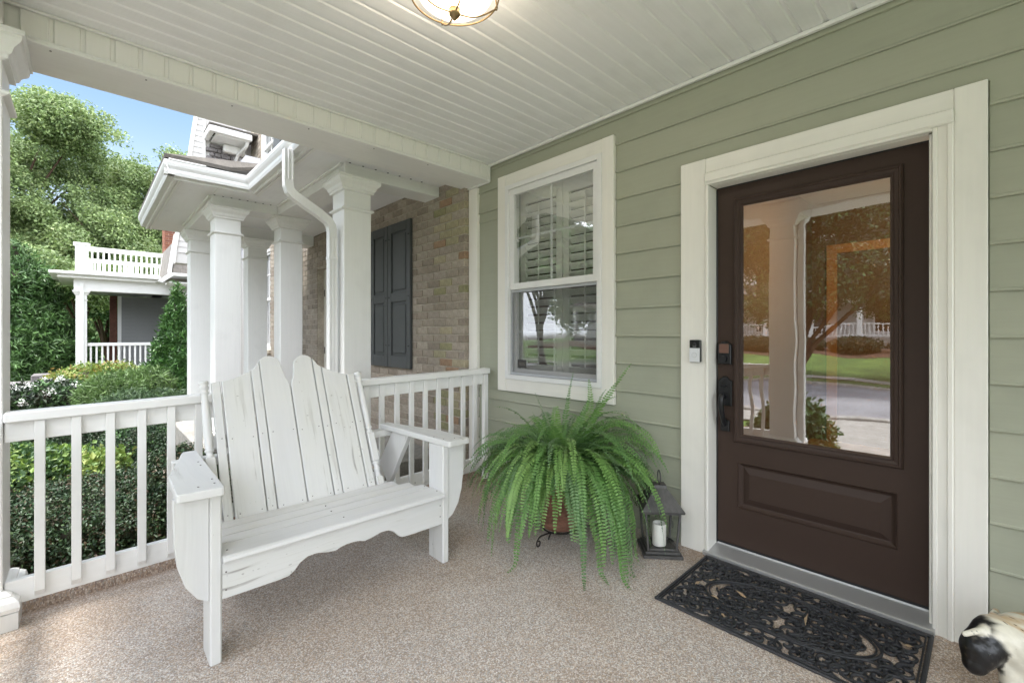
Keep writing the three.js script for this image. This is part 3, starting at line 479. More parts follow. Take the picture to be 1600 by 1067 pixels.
// ---- its porch: slab, five columns, beams, roof with gutters and a downspout
{
  const P = thing('brick_house_porch', 'white porch of the brick townhouse with square columns and gutters', 'porch');
  const BM = 2.562, SF = 2.660, CG = 2.705, Wm = M.white, Wt = M.white;
  part('slab', extY([[1.42, -3.62], [2.499, -3.62], [2.499, -7.45], [0.82, -7.45], [0.82, -5.38], [1.42, -5.38]], -0.65, PS, [], 0.01), M.concrete, P);
  const w = 0.24;
  for (const [x, z] of [[1.565 + w / 2, -3.70 - w / 2], [1.60 + w / 2, -5.51 - w / 2], [0.968 + w / 2, -5.49 - w / 2], [0.968 + w / 2, -7.0 - w / 2], [1.62 + w / 2, -7.0 - w / 2]]) { const c = sub('column', P); column('', x, z, w, PS, BM, Wm, c); }
  const beam = (x0, x1, z0, z1) => part('beam', cbb(x0, x1, BM + 0.001, SF + 0.05, z0, z1, 0.004), Wt, P);
  beam(1.56, 2.498, -3.925, -3.68); beam(1.56, 1.80, -5.76, -3.926); beam(0.94, 1.5595, -5.745, -5.475); beam(0.94, 1.20, -7.00, -5.746); beam(0.94, 2.498, -7.27, -7.001);
  part('porch_ceiling', [bxx(1.801, 2.498, CG, CG + 0.03, -7.0, -3.926), bxx(1.201, 1.800, CG + 0.001, CG + 0.031, -7.0, -5.765)], M.soffit, P);
  // soffits
  const xe = 1.165, xo = 0.52, zs = -5.06, zn = -3.37, zf = -7.8; const sb = (a, b, c, d, y = SF) => part('soffit', cbb(a, b, y, y + 0.012, c, d, 0.002), M.soffit, P);
  sb(xe + 0.09, 1.56, -5.474, zn); sb(1.561, 2.498, -3.679, zn); sb(xo + 0.09, 0.939, -7.2705, zs - 0.09); sb(0.94, xe + 0.0895, -5.474, zs - 0.09); sb(xo + 0.09, 2.3, zf, -7.271);
  part('soffit_trim', [cbb(xe + 0.10, xe + 0.125, SF - 0.012, SF - 0.0005, zs - 0.1, zn), cbb(xo + 0.10, xo + 0.125, SF - 0.012, SF - 0.0005, zf, zs - 0.12), cbb(1.53, 1.5595, SF - 0.02, SF - 0.0005, -5.40, -3.70), cbb(0.91, 0.9395, SF - 0.02, SF - 0.0005, -7.2, -5.50)], Wt, P);
  for (let k = 0; k < 7; k++) part('vent_hole', new THREE.CylinderGeometry(0.009, 0.009, 0.004, 8).translate(1.60 + k * 0.115, SF - 0.0005, -3.662), M.black, P);
  for (let k = 0; k < 8; k++) part('vent_hole', new THREE.CylinderGeometry(0.009, 0.009, 0.004, 8).translate(0.96 + k * 0.075, SF - 0.0005, -5.455), M.black, P);
  part('fascia', [cbb(xe + 0.066, xe + 0.09, SF - 0.01, SF + 0.17, zs - 0.09, zn), cbb(xo + 0.066, xe + 0.066, SF - 0.01, SF + 0.17, zs - 0.09, zs - 0.0665), cbb(xo + 0.066, xo + 0.09, SF - 0.01, SF + 0.17, zf, zs - 0.0905)], Wt, P);
  // K-style gutters
  const kp = [[0.065, 0.0], [0.02, 0.0], [0.012, 0.025], [0.012, 0.05], [-0.004, 0.075], [-0.012, 0.10], [-0.012, 0.125], [-0.004, 0.125], [-0.004, 0.108], [0.018, 0.06], [0.025, 0.008], [0.065, 0.008]];
  const gy = SF + 0.015;
  part('gutter', extZ(kp.map(([a, y]) => [xe + a, gy + y]), zs - 0.06, zn), M.gutter, P, 'near eave gutter');
  part('gutter', extX(kp.map(([a, y]) => [zs - a, gy + y]), xo - 0.01, xe + 0.03), M.gutter, P);
  part('gutter', extZ(kp.map(([a, y]) => [xo + a, gy + y]), zf, zs + 0.01), M.gutter, P);
  // low roof slopes with shingle edge
  const tri = (pts) => { const q = []; for (const t of pts) q.push(...t.flat()); return uvm(flat(q), 0); }; const y0 = gy + 0.135, y1 = 3.02;
  const thick = (a, b, c, d, h = 0.035) => { const up = (p) => [p[0], p[1] + h, p[2]], A = [a, b, c, d], U = A.map(up), f = [[A[0], A[1], A[2]], [A[0], A[2], A[3]], [U[0], U[1], U[2]], [U[0], U[2], U[3]]]; for (let i = 0; i < 4; i++) { const j = (i + 1) % 4; f.push([A[i], A[j], U[j]], [A[i], U[j], U[i]]); } return tri(f); };
  part('roof_slope', thick([xo - 0.01, y0, zs + 0.01], [xo - 0.01, y0, zf], [1.6, y1, zf + 0.6], [1.6, y1, zs - 0.75]), M.shingle, P); part('roof_slope', thick([xo - 0.01, y0 + 0.002, zs + 0.012], [xe - 0.14, y0 + 0.002, zs + 0.012], [1.6, y1, zs - 0.2], [1.6, y1, zs - 0.75]), M.shingle, P);
  part('roof_slope', thick([xe + 0.075, y0 - 0.02, zn], [xe + 0.075, y0 - 0.02, zs], [2.49, y1, zs], [2.49, y1, zn]), M.shingle, P);
  part('drip_edge', cbb(xo + 0.02, xo + 0.3, y0 - 0.012, y0 + 0.0, zs - 0.001, zs + 0.02, 0.002), Wt, P);
  part('step_flashing', extZ([[0.98, y0 + 0.02], [1.36, y0 + 0.02], [1.36, y0 + 0.30], [1.22, y0 + 0.30], [1.14, y0 + 0.17], [0.98, y0 + 0.15]], -5.40, -5.36), M.lavender, P);
  // ribbed downspout from the near gutter, back to the corner column and down
  const dsx = 1.56 - 0.055, dsz = -3.80, rib = (y0_, y1_, x, z) => { const p = []; const W = 0.033; for (const [s, q] of [[-1, 0], [1, 0]]) void s; const pts = [[-W, -W], [-0.022, -W], [-0.018, -W + 0.005], [-0.006, -W + 0.005], [-0.002, -W], [0.006, -W], [0.010, -W + 0.005], [0.020, -W + 0.005], [0.024, -W], [W, -W], [W, W], [0.024, W], [0.02, W - 0.005], [0.008, W - 0.005], [0.004, W], [-0.004, W], [-0.008, W - 0.005], [-0.02, W - 0.005], [-0.024, W], [-W, W]]; return extY(pts.map(([a, b]) => [x + a, z + b]), y0_, y1_, [], 0, 1); };
  const sq = (pts) => { // square pipe along a path
    const Q = []; const rings = pts.map((p, i) => { const a = pts[Math.max(0, i - 1)], b = pts[Math.min(pts.length - 1, i + 1)], d = new THREE.Vector3(b[0] - a[0], b[1] - a[1], b[2] - a[2]).normalize(), s = new THREE.Vector3(0, 0, 1), n = new THREE.Vector3().crossVectors(s, d).normalize(), s2 = new THREE.Vector3().crossVectors(d, n); return [[-1, -1], [1, -1], [1, 1], [-1, 1]].map(([u, v]) => [p[0] + (n.x * u + s2.x * v) * 0.033, p[1] + (n.y * u + s2.y * v) * 0.033, p[2] + (n.z * u + s2.z * v) * 0.033]); });
    for (let i = 0; i < rings.length - 1; i++) for (let q = 0; q < 4; q++) { const r = (q + 1) % 4; Q.push(...rings[i][q], ...rings[i + 1][q], ...rings[i + 1][r], ...rings[i][q], ...rings[i + 1][r], ...rings[i][r]); } return uvm(flat(Q), 1); };
  const D = sub('downspout', P, 'white ribbed downspout bending to the corner column');
  part('outlet', rib(2.44, gy + 0.01, 1.158, dsz), M.gutter, D); part('elbow', sq([[1.158, 2.445, dsz], [1.160, 2.40, dsz], [1.172, 2.362, dsz], [1.20, 2.335, dsz], [1.40, 2.225, dsz], [1.47, 2.18, dsz], [1.495, 2.14, dsz], [dsx, 2.09, dsz], [dsx, 2.04, dsz]]), M.gutter, D); part('pipe', rib(PS - 0.4, 2.045, dsx, dsz), M.gutter, D); part('strap', cbb(dsx - 0.037, dsx + 0.037, 1.86, 1.885, dsz - 0.037, dsz + 0.037, 0.002), M.gutter, D);
}
// ---- the next unit up the row: stone gable, eave return, siding
{
  const G = thing('stone_gable_house', 'pale sided house with grey stone gable behind the porch roof', 'house'); const z = -10.62;
  part('wall', extZ([[1.24, 2.6], [3.2, 2.6], [3.2, 7.2], [1.78, 7.2]], z - 0.3, z - 0.02), M.paleSiding, G); part('body', bxx(2.75, 9, -0.6, 7.2, -16, z - 0.31), M.paleSiding, G); part('lower_wall', bxx(1.9, 3.2, -0.6, 2.595, z - 0.3, z - 0.02), M.paleSiding, G);
  const R = rng(8); for (let r = 0; r < 26; r++) for (let x = 1.72 + (r % 2) * 0.06; x < 2.16;) { const l = 0.08 + 0.12 * R(), h = 0.085; const e = Math.min(x + l, 2.19); part('stone', M_stone(e - x - 0.008, h - 0.008, 0.03 + 0.05 * R(), R), M.slate, G).position.set((x + e) / 2, 2.85 + r * h, z + 0.01); x = e; if (e >= 2.189) break; }
  for (let y = 2.8; y < 6.4; y += 0.11) { const a = 1.20 + 0.126 * (y - 2.6) + 0.03; part('siding_board', extX([[0, 0], [0.018, 0], [0.006, 0.109], [0, 0.109]], a, 1.674), M.paleSiding, G).position.set(0, y, z - 0.02); }
  part('corner_board', cbb(1.675, 1.715, 2.6, 6.4, z - 0.02, z + 0.03), M.white, G); part('rake_board', extZ([[1.165, 2.6], [1.225, 2.6], [1.68, 6.2], [1.62, 6.2]], z - 0.02, z + 0.03), M.white, G);
  for (let y = 2.8; y < 6.4; y += 0.18) part('siding_board', sidingGeo2(), M.lavender, G).position.set(2.31, y, z - 0.01);
  part('downspout', cbb(2.205, 2.265, 2.6, 4.75, z + 0.0, z + 0.06, 0.004), M.gutter, G); part('corner_board', cbb(2.37, 2.43, 2.6, 6.2, z - 0.02, z + 0.02), M.white, G);
  const e = sub('eave_return', G, 'white boxed eave return'); part('soffit', cbb(1.80, 2.36, 5.04, 5.07, z, z + 0.5), M.soffit, e); part('gutter', cbb(1.74, 2.40, 5.05, 5.17, z + 0.5, z + 0.6, 0.012), M.gutter, e); part('gutter', cbb(1.68, 1.775, 5.05, 5.17, z, z + 0.595, 0.012), M.gutter, e); part('cornice', cbb(2.0, 2.40, 4.88, 5.035, z + 0.02, z + 0.14, 0.02), M.white, e); part('roof_slope', cbb(1.68, 2.5, 5.172, 5.21, z, z + 0.6), M.shingle, e); part('elbow', tube([[2.34, 5.08, z + 0.5], [2.33, 4.98, z + 0.45], [2.25, 4.86, z + 0.12], [2.235, 4.74, z + 0.03]], 0.035, 16, 8), M.gutter, e);
}
function M_stone(w, h, d, R) { const g = cb(w, h, d, 0, 0, 0, 0.012, 0), P = g.attributes.position; for (let i = 0; i < P.count; i++) { const q = hash2(Math.round(P.getX(i) * 999), Math.round(P.getY(i) * 999), 3) - 0.5; P.setZ(i, P.getZ(i) + q * 0.02); } g.computeVertexNormals(); return g; }
function sidingGeo2() { return sidingGeo2.g || (sidingGeo2.g = extX([[0, 0], [0.018, 0], [0.006, 0.178], [0, 0.178]], -0.045, 0.058)); }
// ================================================================== ground, street and planting
const GY = -0.62;
{
  const g = new THREE.PlaneGeometry(240, 240, 1, 1); g.rotateX(-Math.PI / 2); g.translate(-20, GY - 0.02, -20); top('ground', uvm(g, 0), M.lawn, 'wide green ground around the houses', 'ground', 'structure');
  const flatPoly = (pts, y) => extY(pts, y - 0.02, y);
  top('mulch_bed', flatPoly([[-3.6, -3.45], [2.49, -3.45], [2.49, -12.5], [1.5, -17.6], [-3.6, -17.6]], GY + 0.012), M.mulch, 'brown mulch bed between the porches', 'mulch', 'structure');
  top('mulch_bed', flatPoly([[-4.9, -3.44], [-0.7, -3.44], [-0.7, -1.28], [-3.55, -1.85], [-4.9, -3.1]], GY + 0.016), M.mulch, 'brown mulch bed before the porch steps', 'mulch', 'structure');
  top('path', flatPoly([[-5.3, -3.3], [-3.6, -1.7], [-0.95, -1.15], [-0.95, 0.55], [-3.6, 0.9], [-5.3, 1.8]], GY + 0.03), M.concrete, 'pale concrete path leading to the porch steps', 'path', 'structure');
  top('sidewalk', flatPoly([[-6.6, -60], [-5.3, -60], [-5.3, 50], [-6.6, 50]], GY + 0.026), M.concrete, 'pale concrete sidewalk along the near kerb', 'pavement', 'structure');
  top('street', flatPoly([[-14.6, -80], [-6.8, -80], [-6.8, 60], [-14.6, 60]], GY - 0.004), M.road, 'grey asphalt street before the houses', 'road', 'structure');
  top('kerb', merge([cbb(-6.8, -6.605, GY - 0.1, GY + 0.08, -80, 60, 0.02), cbb(-14.8, -14.605, GY - 0.1, GY + 0.08, -80, 60, 0.02)]), M.concrete, 'concrete kerbs along both sides of the street', 'kerb', 'structure');
  top('sidewalk', flatPoly([[-18.6, -80], [-17.3, -80], [-17.3, 60], [-18.6, 60]], GY + 0.02), M.concrete, 'pale sidewalk beyond the street through the grass', 'pavement', 'structure');
  top('lawn_bank', extZ([[-18.7, GY - 0.3], [-18.7, GY + 0.012], [-27, GY + 1.0], [-60, GY + 1.0], [-60, GY - 0.3]], -80, 60), M.lawn, 'green lawn rising to the houses across the street', 'lawn', 'structure');
  top('mulch_bed', extZ([[-24.4, GY + 0.5], [-24.4, GY + 0.70], [-27, GY + 1.012], [-29, GY + 1.012], [-29, GY + 0.5]], -30, 12), M.mulch, 'brown bed before the white houses across the street', 'mulch', 'structure');
  const st = thing('porch_steps', 'three concrete steps from the path to the porch', 'steps'); for (let k = 0; k < 3; k++) part('step', cbb(-0.92 + k * 0.10 - 0.2 + 0.0, -0.621, GY - 0.1, GY + 0.155 * (k + 1) - 0.0, -1.2, 0.5, 0.01).translate(0, 0, 0), M.concrete, st);
  const w = thing('block_wall', 'grey capped masonry cheek walls by the far porch steps', 'wall'); part('upper_block', cbb(-1.05, -0.28, GY, 0.16, -18.1, -17.3, 0.02), M.slate, w); part('lower_block', cbb(-1.65, -1.06, GY, -0.02, -17.9, -17.2, 0.02), M.slate, w);
  top('stepping_slab', cbb(-0.42, 0.28, GY, GY + 0.16, -13.1, -12.5, 0.02), M.concrete, 'pale flat concrete slab at the edge of the mulch bed', 'slab');
}
// ---- foliage
function leafGeo(n, spread, len, wid, seed) {
  const R = rng(seed), pos = [], nor = []; const v = () => new THREE.Vector3(R() * 2 - 1, R() * 2 - 1, R() * 2 - 1);
  for (let k = 0; k < n; k++) {
    const o = v().multiplyScalar(spread), d = v(); d.y *= 0.6; d.normalize(); const s = new THREE.Vector3().crossVectors(d, v()).normalize(), nn = new THREE.Vector3().crossVectors(d, s).normalize(), L = len * (0.75 + 0.5 * R()), w = wid * (0.75 + 0.5 * R());
    const a = o, b = o.clone().addScaledVector(d, L * 0.5).addScaledVector(s, w / 2).addScaledVector(nn, 0.12 * L), c = o.clone().addScaledVector(d, L * 0.5).addScaledVector(s, -w / 2).addScaledVector(nn, 0.12 * L), e = o.clone().addScaledVector(d, L);
    for (const t of [[a, b, e], [a, e, c]]) { const m = t[1].clone().sub(t[0]).cross(t[2].clone().sub(t[0])).normalize(); for (const p of t) { pos.push(p.x, p.y, p.z); nor.push(m.x, m.y, m.z); } }
  }
  const g = new THREE.BufferGeometry(); g.setAttribute('position', new THREE.Float32BufferAttribute(pos, 3)); g.setAttribute('normal', new THREE.Float32BufferAttribute(nor, 3)); return g;
}
const leafMat = mat([1, 1, 1], 0.65, { p: true, transmission: 0.4, thickness: 0 }), waxyMat = mat([1, 1, 1], 0.5);
// cover: list of blobs [cx, cy, cz, rx, ry, rz]; leaves sit in the outer shell of each blob
function foliage(name, parent, geo, blobs, count, cols, m, { seed = 1, shell = 0.35, size = [0.7, 1.3], gap = 0, minY = -9, up = 0 } = {}) {
  const R = rng(seed), vol = blobs.map((b) => b[3] * b[4] + b[4] * b[5] + b[3] * b[5]), sum = vol.reduce((a, b) => a + b, 0);
  const im = new THREE.InstancedMesh(geo, m, count), o = new THREE.Object3D(), c = new THREE.Color(); let n = 0;
  for (let tr = 0; n < count && tr < count * 6; tr++) {
    let q = R() * sum, i = 0; while (q > vol[i] && i < blobs.length - 1) { q -= vol[i]; i++; } const b = blobs[i];
    const d = new THREE.Vector3(R() * 2 - 1, R() * 2 - 1, R() * 2 - 1); if (d.lengthSq() > 1 || d.lengthSq() < 0.01) continue; d.normalize(); const r = 1 - shell * Math.pow(R(), 1.5) + 0.10 * (fbm(d.x * 0.5 + d.y * 0.3 + 0.5 + i * 0.13, d.z * 0.5 + 0.5, 7, 7, 31 + seed, 3) - 0.5) * 3;
    const p = [b[0] + d.x * b[3] * r, b[1] + d.y * b[4] * r, b[2] + d.z * b[5] * r]; if (p[1] < minY) continue;
    if (gap && fbm(p[0] * 0.11 + p[1] * 0.05 + 7, p[2] * 0.11 + p[1] * 0.09 + 7, 9, 9, 77 + seed, 3) < gap) continue;
    o.position.set(...p); o.rotation.set(R() * 6.28, R() * 6.28, R() * 6.28); if (up) o.rotation.set((R() - 0.5) * up, R() * 6.28, (R() - 0.5) * up); o.scale.setScalar(mix(size[0], size[1], R())); o.updateMatrix(); im.setMatrixAt(n, o.matrix);
    const k = cols[Math.floor(R() * cols.length)], f = 0.8 + 0.4 * R(); c.setRGB(k[0] * f, k[1] * f, k[2] * f); im.setColorAt(n, c); n++;
  }
  im.count = n; im.name = name; im.castShadow = im.receiveShadow = true; parent.add(im); stuff(im); return im;
}
function blobMesh(b, seed, amp = 0.12) { const g = new THREE.IcosahedronGeometry(1, 4), P = g.attributes.position; for (let i = 0; i < P.count; i++) { const x = P.getX(i), y = P.getY(i), z = P.getZ(i), r = 1 + amp * 2 * (fbm(x * 0.5 + y * 0.37 + 1, z * 0.5 - y * 0.21 + 1, 8, 8, seed, 3) - 0.5); P.setXYZ(i, b[0] + x * b[3] * r, b[1] + y * b[4] * r, b[2] + z * b[5] * r); } const m = mergeVertices((g.deleteAttribute('normal'), g.deleteAttribute('uv'), g)); m.computeVertexNormals(); return m; }
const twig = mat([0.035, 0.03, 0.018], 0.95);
function shrub(name, label, [x, z], blobs, geo, count, cols, m, opt = {}) {
  const t = thing(name, label, opt.cat || 'shrub', [x, GY, z], { group: opt.group }); const R = rng((opt.seed || 1) * 7);
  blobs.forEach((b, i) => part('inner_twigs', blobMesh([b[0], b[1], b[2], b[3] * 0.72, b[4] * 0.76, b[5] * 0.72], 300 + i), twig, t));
  const bl = blobs[0], P = []; for (let k = 0; k < 5; k++) { const a = R() * 6.28; P.push(tube([[0.05 * Math.cos(a), 0, 0.05 * Math.sin(a)], [bl[3] * 0.3 * Math.cos(a), bl[1] * 0.5, bl[5] * 0.3 * Math.sin(a)], [bl[3] * 0.6 * Math.cos(a), bl[1], bl[5] * 0.6 * Math.sin(a)]], (q) => 0.014 * (1.2 - q), 6, 5)); } part('stems', P, M.bark, t);
  foliage('foliage', t, geo, blobs, count, cols, m, opt); return t;
}
const boxLeaf = leafGeo(11, 0.045, 0.030, 0.015, 3), midLeaf = leafGeo(9, 0.07, 0.07, 0.04, 4), bigLeaf = leafGeo(8, 0.10, 0.11, 0.06, 5), treeLeaf = leafGeo(13, 0.21, 0.105, 0.058, 6), needle = leafGeo(14, 0.055, 0.075, 0.012, 7), scale = leafGeo(10, 0.05, 0.10, 0.022, 8), grassLeaf = leafGeo(10, 0.04, 0.14, 0.010, 9);
const DG = [[0.016, 0.040, 0.012], [0.022, 0.050, 0.015], [0.028, 0.060, 0.02], [0.034, 0.05, 0.02], [0.02, 0.045, 0.02]];
const MG = [[0.055, 0.13, 0.03], [0.07, 0.16, 0.04], [0.09, 0.19, 0.05], [0.05, 0.11, 0.035]], LG = [[0.19, 0.30, 0.05], [0.24, 0.34, 0.06], [0.15, 0.25, 0.05], [0.28, 0.33, 0.07]], YG = [[0.30, 0.34, 0.05], [0.36, 0.36, 0.07], [0.22, 0.30, 0.05], [0.34, 0.24, 0.07]], TG = [[0.16, 0.235, 0.07], [0.20, 0.285, 0.09], [0.235, 0.32, 0.105], [0.13, 0.20, 0.06], [0.27, 0.34, 0.12]];
// clipped hedge shrubs just outside the side railing
[[-0.80, -5.50, 0.80, 0.30, 0.70], [0.06, -5.42, 0.70, 0.31, 0.70], [0.62, -5.12, 0.36, 0.44, 0.36], [-2.05, -5.55, 0.8, 0.30, 0.7]].forEach(([x, z, rx, ry, rz], i) => shrub('boxwood_shrub', ['clipped dark boxwood shrub outside the railing by the corner column', 'clipped dark boxwood shrub outside the railing beside the bench', 'small dark boxwood shrub at the corner of the porch slab', 'clipped dark boxwood shrub beyond the corner column'][i], [x, z], [[0, ry * 0.85, 0, rx, ry, rz], [rx * 0.35, ry * 0.8, 0.12, rx * 0.65, ry * 0.85, rz * 0.8], [-rx * 0.4, ry * 0.82, -0.08, rx * 0.6, ry * 0.9, rz * 0.85]], boxLeaf, 5600, DG.concat([[0.04, 0.07, 0.022], [0.06, 0.042, 0.02]]), waxyMat, { seed: 11 + i, shell: 0.3, group: 'boxwood shrubs along the side railing' }));
shrub('leafy_shrub', 'bright green leafy shrub beyond the clipped boxwoods', [-0.85, -7.3], [[0, 0.30, 0, 0.80, 0.34, 0.5], [0.5, 0.27, -0.1, 0.5, 0.28, 0.4]], midLeaf, 2000, MG.concat(LG.slice(0, 3)), leafMat, { seed: 21 });
shrub('leafy_shrub', 'small chartreuse plant sprouting by the dark boxwood', [0.16, -6.75], [[0, 0.32, 0, 0.2, 0.22, 0.2]], midLeaf, 260, LG, leafMat, { seed: 22, shell: 0.7 });
shrub('boxwood_shrub', 'low dark hedge shrub before the projecting porch columns', [0.50, -7.5], [[0, 0.34, 0, 0.40, 0.36, 0.5], [0.05, 0.34, -0.6, 0.42, 0.36, 0.6]], boxLeaf, 4200, DG.concat(MG.slice(0, 1)), waxyMat, { seed: 23, shell: 0.3 });
shrub('boxwood_shrub', 'dark hedge shrub behind the chartreuse plant', [-0.2, -8.9], [[0, 0.32, 0, 0.8, 0.34, 0.5]], boxLeaf, 3600, DG, waxyMat, { seed: 24, shell: 0.3 });
top('stepping_slab', cbb(0.05, 0.75, GY, GY + 0.09, -8.2, -7.0, 0.02), M.concrete, 'grey concrete slab between the hedge shrubs', 'slab');
shrub('juniper_shrub', 'flat topped green juniper before the far porch', [0.75, -11.2], [[0, 0.36, 0, 0.72, 0.40, 0.6], [0.45, 0.36, 0.1, 0.6, 0.38, 0.5], [-0.3, 0.25, 0.2, 0.5, 0.3, 0.5]], needle, 4200, [[0.06, 0.11, 0.045], [0.08, 0.14, 0.05], [0.05, 0.09, 0.04]], waxyMat, { seed: 25, shell: 0.3 });
shrub('feathery_shrub', 'pale green feathery shrub between juniper and far porch', [0.55, -13.0], [[0, 0.55, 0, 0.62, 0.5, 0.5], [0.5, 0.6, -0.2, 0.55, 0.5, 0.5], [-0.2, 0.45, 0.1, 0.5, 0.4, 0.5]], grassLeaf, 3600, [[0.15, 0.26, 0.07], [0.19, 0.30, 0.09], [0.12, 0.21, 0.06]], leafMat, { seed: 26, shell: 0.45 });
shrub('golden_shrub', 'yellow green shrub with bronze tips by the far porch column', [-0.02, -15.2], [[0, 0.6, 0, 0.72, 0.5, 0.55], [0.6, 0.62, -0.1, 0.6, 0.48, 0.5]], midLeaf, 2200, YG.concat(LG), leafMat, { seed: 27, shell: 0.4 });
{
  const h = shrub('hydrangea_shrub', 'white flowering hydrangea beside the grey block wall', [-0.62, -14.6], [[0, 0.42, 0, 0.72, 0.40, 0.5], [0.4, 0.4, 0.1, 0.45, 0.36, 0.45]], bigLeaf, 900, MG.concat(DG), leafMat, { seed: 28, shell: 0.35 });
  const petal = leafGeo(40, 0.075, 0.045, 0.035, 12), wm = mat([0.80, 0.80, 0.76], 0.7); const R = rng(6);
  for (const [x, y, z] of [[-0.62, 0.52, 0.3], [-0.5, 0.72, 0.25], [-0.28, 0.74, 0.35], [-0.35, 0.42, 0.45], [0.05, 0.62, 0.5], [0.2, 0.86, 0.1], [0.45, 0.72, 0.35], [0.72, 0.68, 0.25], [0.62, 0.55, 0.4], [-0.05, 0.8, -0.1]]) { const f = part('flower_head', petal, wm, h); f.position.set(x, y, z); f.rotation.set(R() * 6, R() * 6, 0); }
  const h2 = shrub('hydrangea_shrub', 'white flowering hydrangea half hidden by the corner column', [-1.75, -14.4], [[0, 0.42, 0, 0.6, 0.40, 0.5]], bigLeaf, 600, MG.concat(DG), leafMat, { seed: 29, shell: 0.35 }); for (const [x, y, z] of [[0.3, 0.75, 0.2], [0.1, 0.6, 0.45]]) part('flower_head', petal, wm, h2).position.set(x, y, z);
}
function conifer(name, label, x, z, h, r, geo, count, cols, seed, tip = 0.03) {
  const t = thing(name, label, 'tree', [x, GY, z]); part('trunk', tube([[0, -0.05, 0], [0.02, h * 0.4, 0], [0, h * 0.9, 0]], (q) => 0.09 * r * (1.1 - q) + 0.01, 10, 8), M.bark, t);
  const blobs = [], n = 11; for (let i = 0; i < n; i++) { const f = i / (n - 1), rr_ = r * (f < 0.15 ? 0.82 + f * 1.2 : Math.pow(1 - (f - 0.15) / 0.85, 0.95) + tip); blobs.push([(hash2(i, seed, 1) - 0.5) * 0.16 * r, h * (0.06 + 0.90 * f), (hash2(i, seed, 2) - 0.5) * 0.16 * r, rr_, h * 0.085, rr_]); }
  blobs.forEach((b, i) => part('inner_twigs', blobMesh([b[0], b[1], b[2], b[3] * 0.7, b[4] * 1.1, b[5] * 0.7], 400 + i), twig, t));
  foliage('crown', t, geo, blobs, count, cols, waxyMat, { seed, shell: 0.45, size: [0.8, 1.7] }); return t;
}
conifer('arborvitae_tree', 'bright green columnar arborvitae before the far porch', 1.62, -13.7, 3.0, 0.66, scale, 5600, [[0.05, 0.13, 0.025], [0.06, 0.15, 0.03], [0.08, 0.17, 0.035], [0.04, 0.10, 0.025]], 31);
conifer('evergreen_tree', 'broad dark evergreen tree beside the far porch', -1.55, -20.3, 4.4, 1.75, leafGeo(12, 0.11, 0.16, 0.035, 15), 7000, [[0.04, 0.095, 0.022], [0.05, 0.11, 0.026], [0.065, 0.135, 0.034], [0.075, 0.145, 0.04]], 32, 0.12);
function tree(name, label, x, z, h, cr, opt = {}) {
  const t = thing(name, label, 'tree', [x, GY, z], { group: opt.group }), R = rng(opt.seed || 1), blobs = []; const th = opt.fork || h * 0.3; const nl = opt.limbs || 7;
  part('trunk', uvm(tube([[0, -0.1, 0], [0.05 * h * (R() - 0.5), th * 0.5, 0.05 * h * (R() - 0.5)], [0, th, 0], [0.02 * h, h * 0.55, 0.02 * h]], (q) => (opt.r || 0.03 * h * 0.6) * (1.15 - 0.85 * q), 14, 9), 1), M.bark, t);
  for (const e of opt.stems || []) part('limb', tube([[0, 0, 0], [e[0] * 0.25, e[1] * 0.3, e[2] * 0.25], [e[0] * 0.6, e[1] * 0.6, e[2] * 0.62], e], (q) => opt.r * 0.75 * (1.05 - 0.75 * q), 14, 8), M.bark, t);
  for (let k = 0; k < nl; k++) {
    const a = k * 2.4 + R(), sp = cr * (0.45 + 0.4 * R()), yh = th + (h - th) * (0.35 + 0.55 * R()), y0 = th * (0.75 + 0.5 * R());
    const e = [sp * Math.cos(a), yh, sp * Math.sin(a)]; part('limb', tube([[0, y0, 0], [e[0] * 0.35, mix(y0, yh, 0.55), e[2] * 0.35], e], (q) => (opt.r || 0.02 * h) * 0.55 * (1.1 - q), 10, 6), M.bark, t);
    blobs.push([e[0], yh, e[2], cr * (0.26 + 0.16 * R()), cr * (0.18 + 0.12 * R()), cr * (0.26 + 0.16 * R())]);
    for (let j = 0; j < 5; j++) { const b = R() * 6.28, q = cr * (0.3 + 0.35 * R()); blobs.push([e[0] * 0.8 + q * Math.cos(b), yh + cr * (R() - 0.55) * 0.7, e[2] * 0.8 + q * Math.sin(b), cr * (0.16 + 0.13 * R()), cr * (0.12 + 0.09 * R()), cr * (0.16 + 0.13 * R())]); }
  }
  blobs.push([0, h * 0.92, 0, cr * 0.3, h * 0.07, cr * 0.3]);
  foliage('crown', t, opt.geo || treeLeaf, blobs, opt.n || 9000, opt.cols || TG, leafMat, { seed: opt.seed || 1, shell: 0.75, size: opt.size || [0.8, 1.7], gap: opt.gap ?? 0.40 }); return t;
}
tree('broadleaf_tree', 'tall light green broadleaf tree beyond the far porch', -2.6, -30.5, 12.6, 4.3, { seed: 41, n: 14000, limbs: 10, r: 0.22, gap: 0.50 });
tree('broadleaf_tree', 'shorter rounded broadleaf tree behind the far porch roof', 1.7, -29.5, 10.7, 3.6, { seed: 47, n: 11000, limbs: 10, r: 0.2, gap: 0.50 });
tree('broadleaf_tree', 'broadleaf tree standing low behind the balcony railing', -0.2, -27, 6.6, 2.6, { seed: 43, n: 7000, r: 0.14, gap: 0.3 });
tree('broadleaf_tree', 'dark leaved tree seen through the far porch', 0.8, -33, 6.0, 3.6, { seed: 44, n: 7000, r: 0.14, cols: MG, gap: 0.2, fork: 1.0 });
tree('broadleaf_tree', 'broadleaf tree left of the dark evergreen', -6.5, -29, 9.5, 3.6, { seed: 45, n: 8000, r: 0.2, gap: 0.3 });
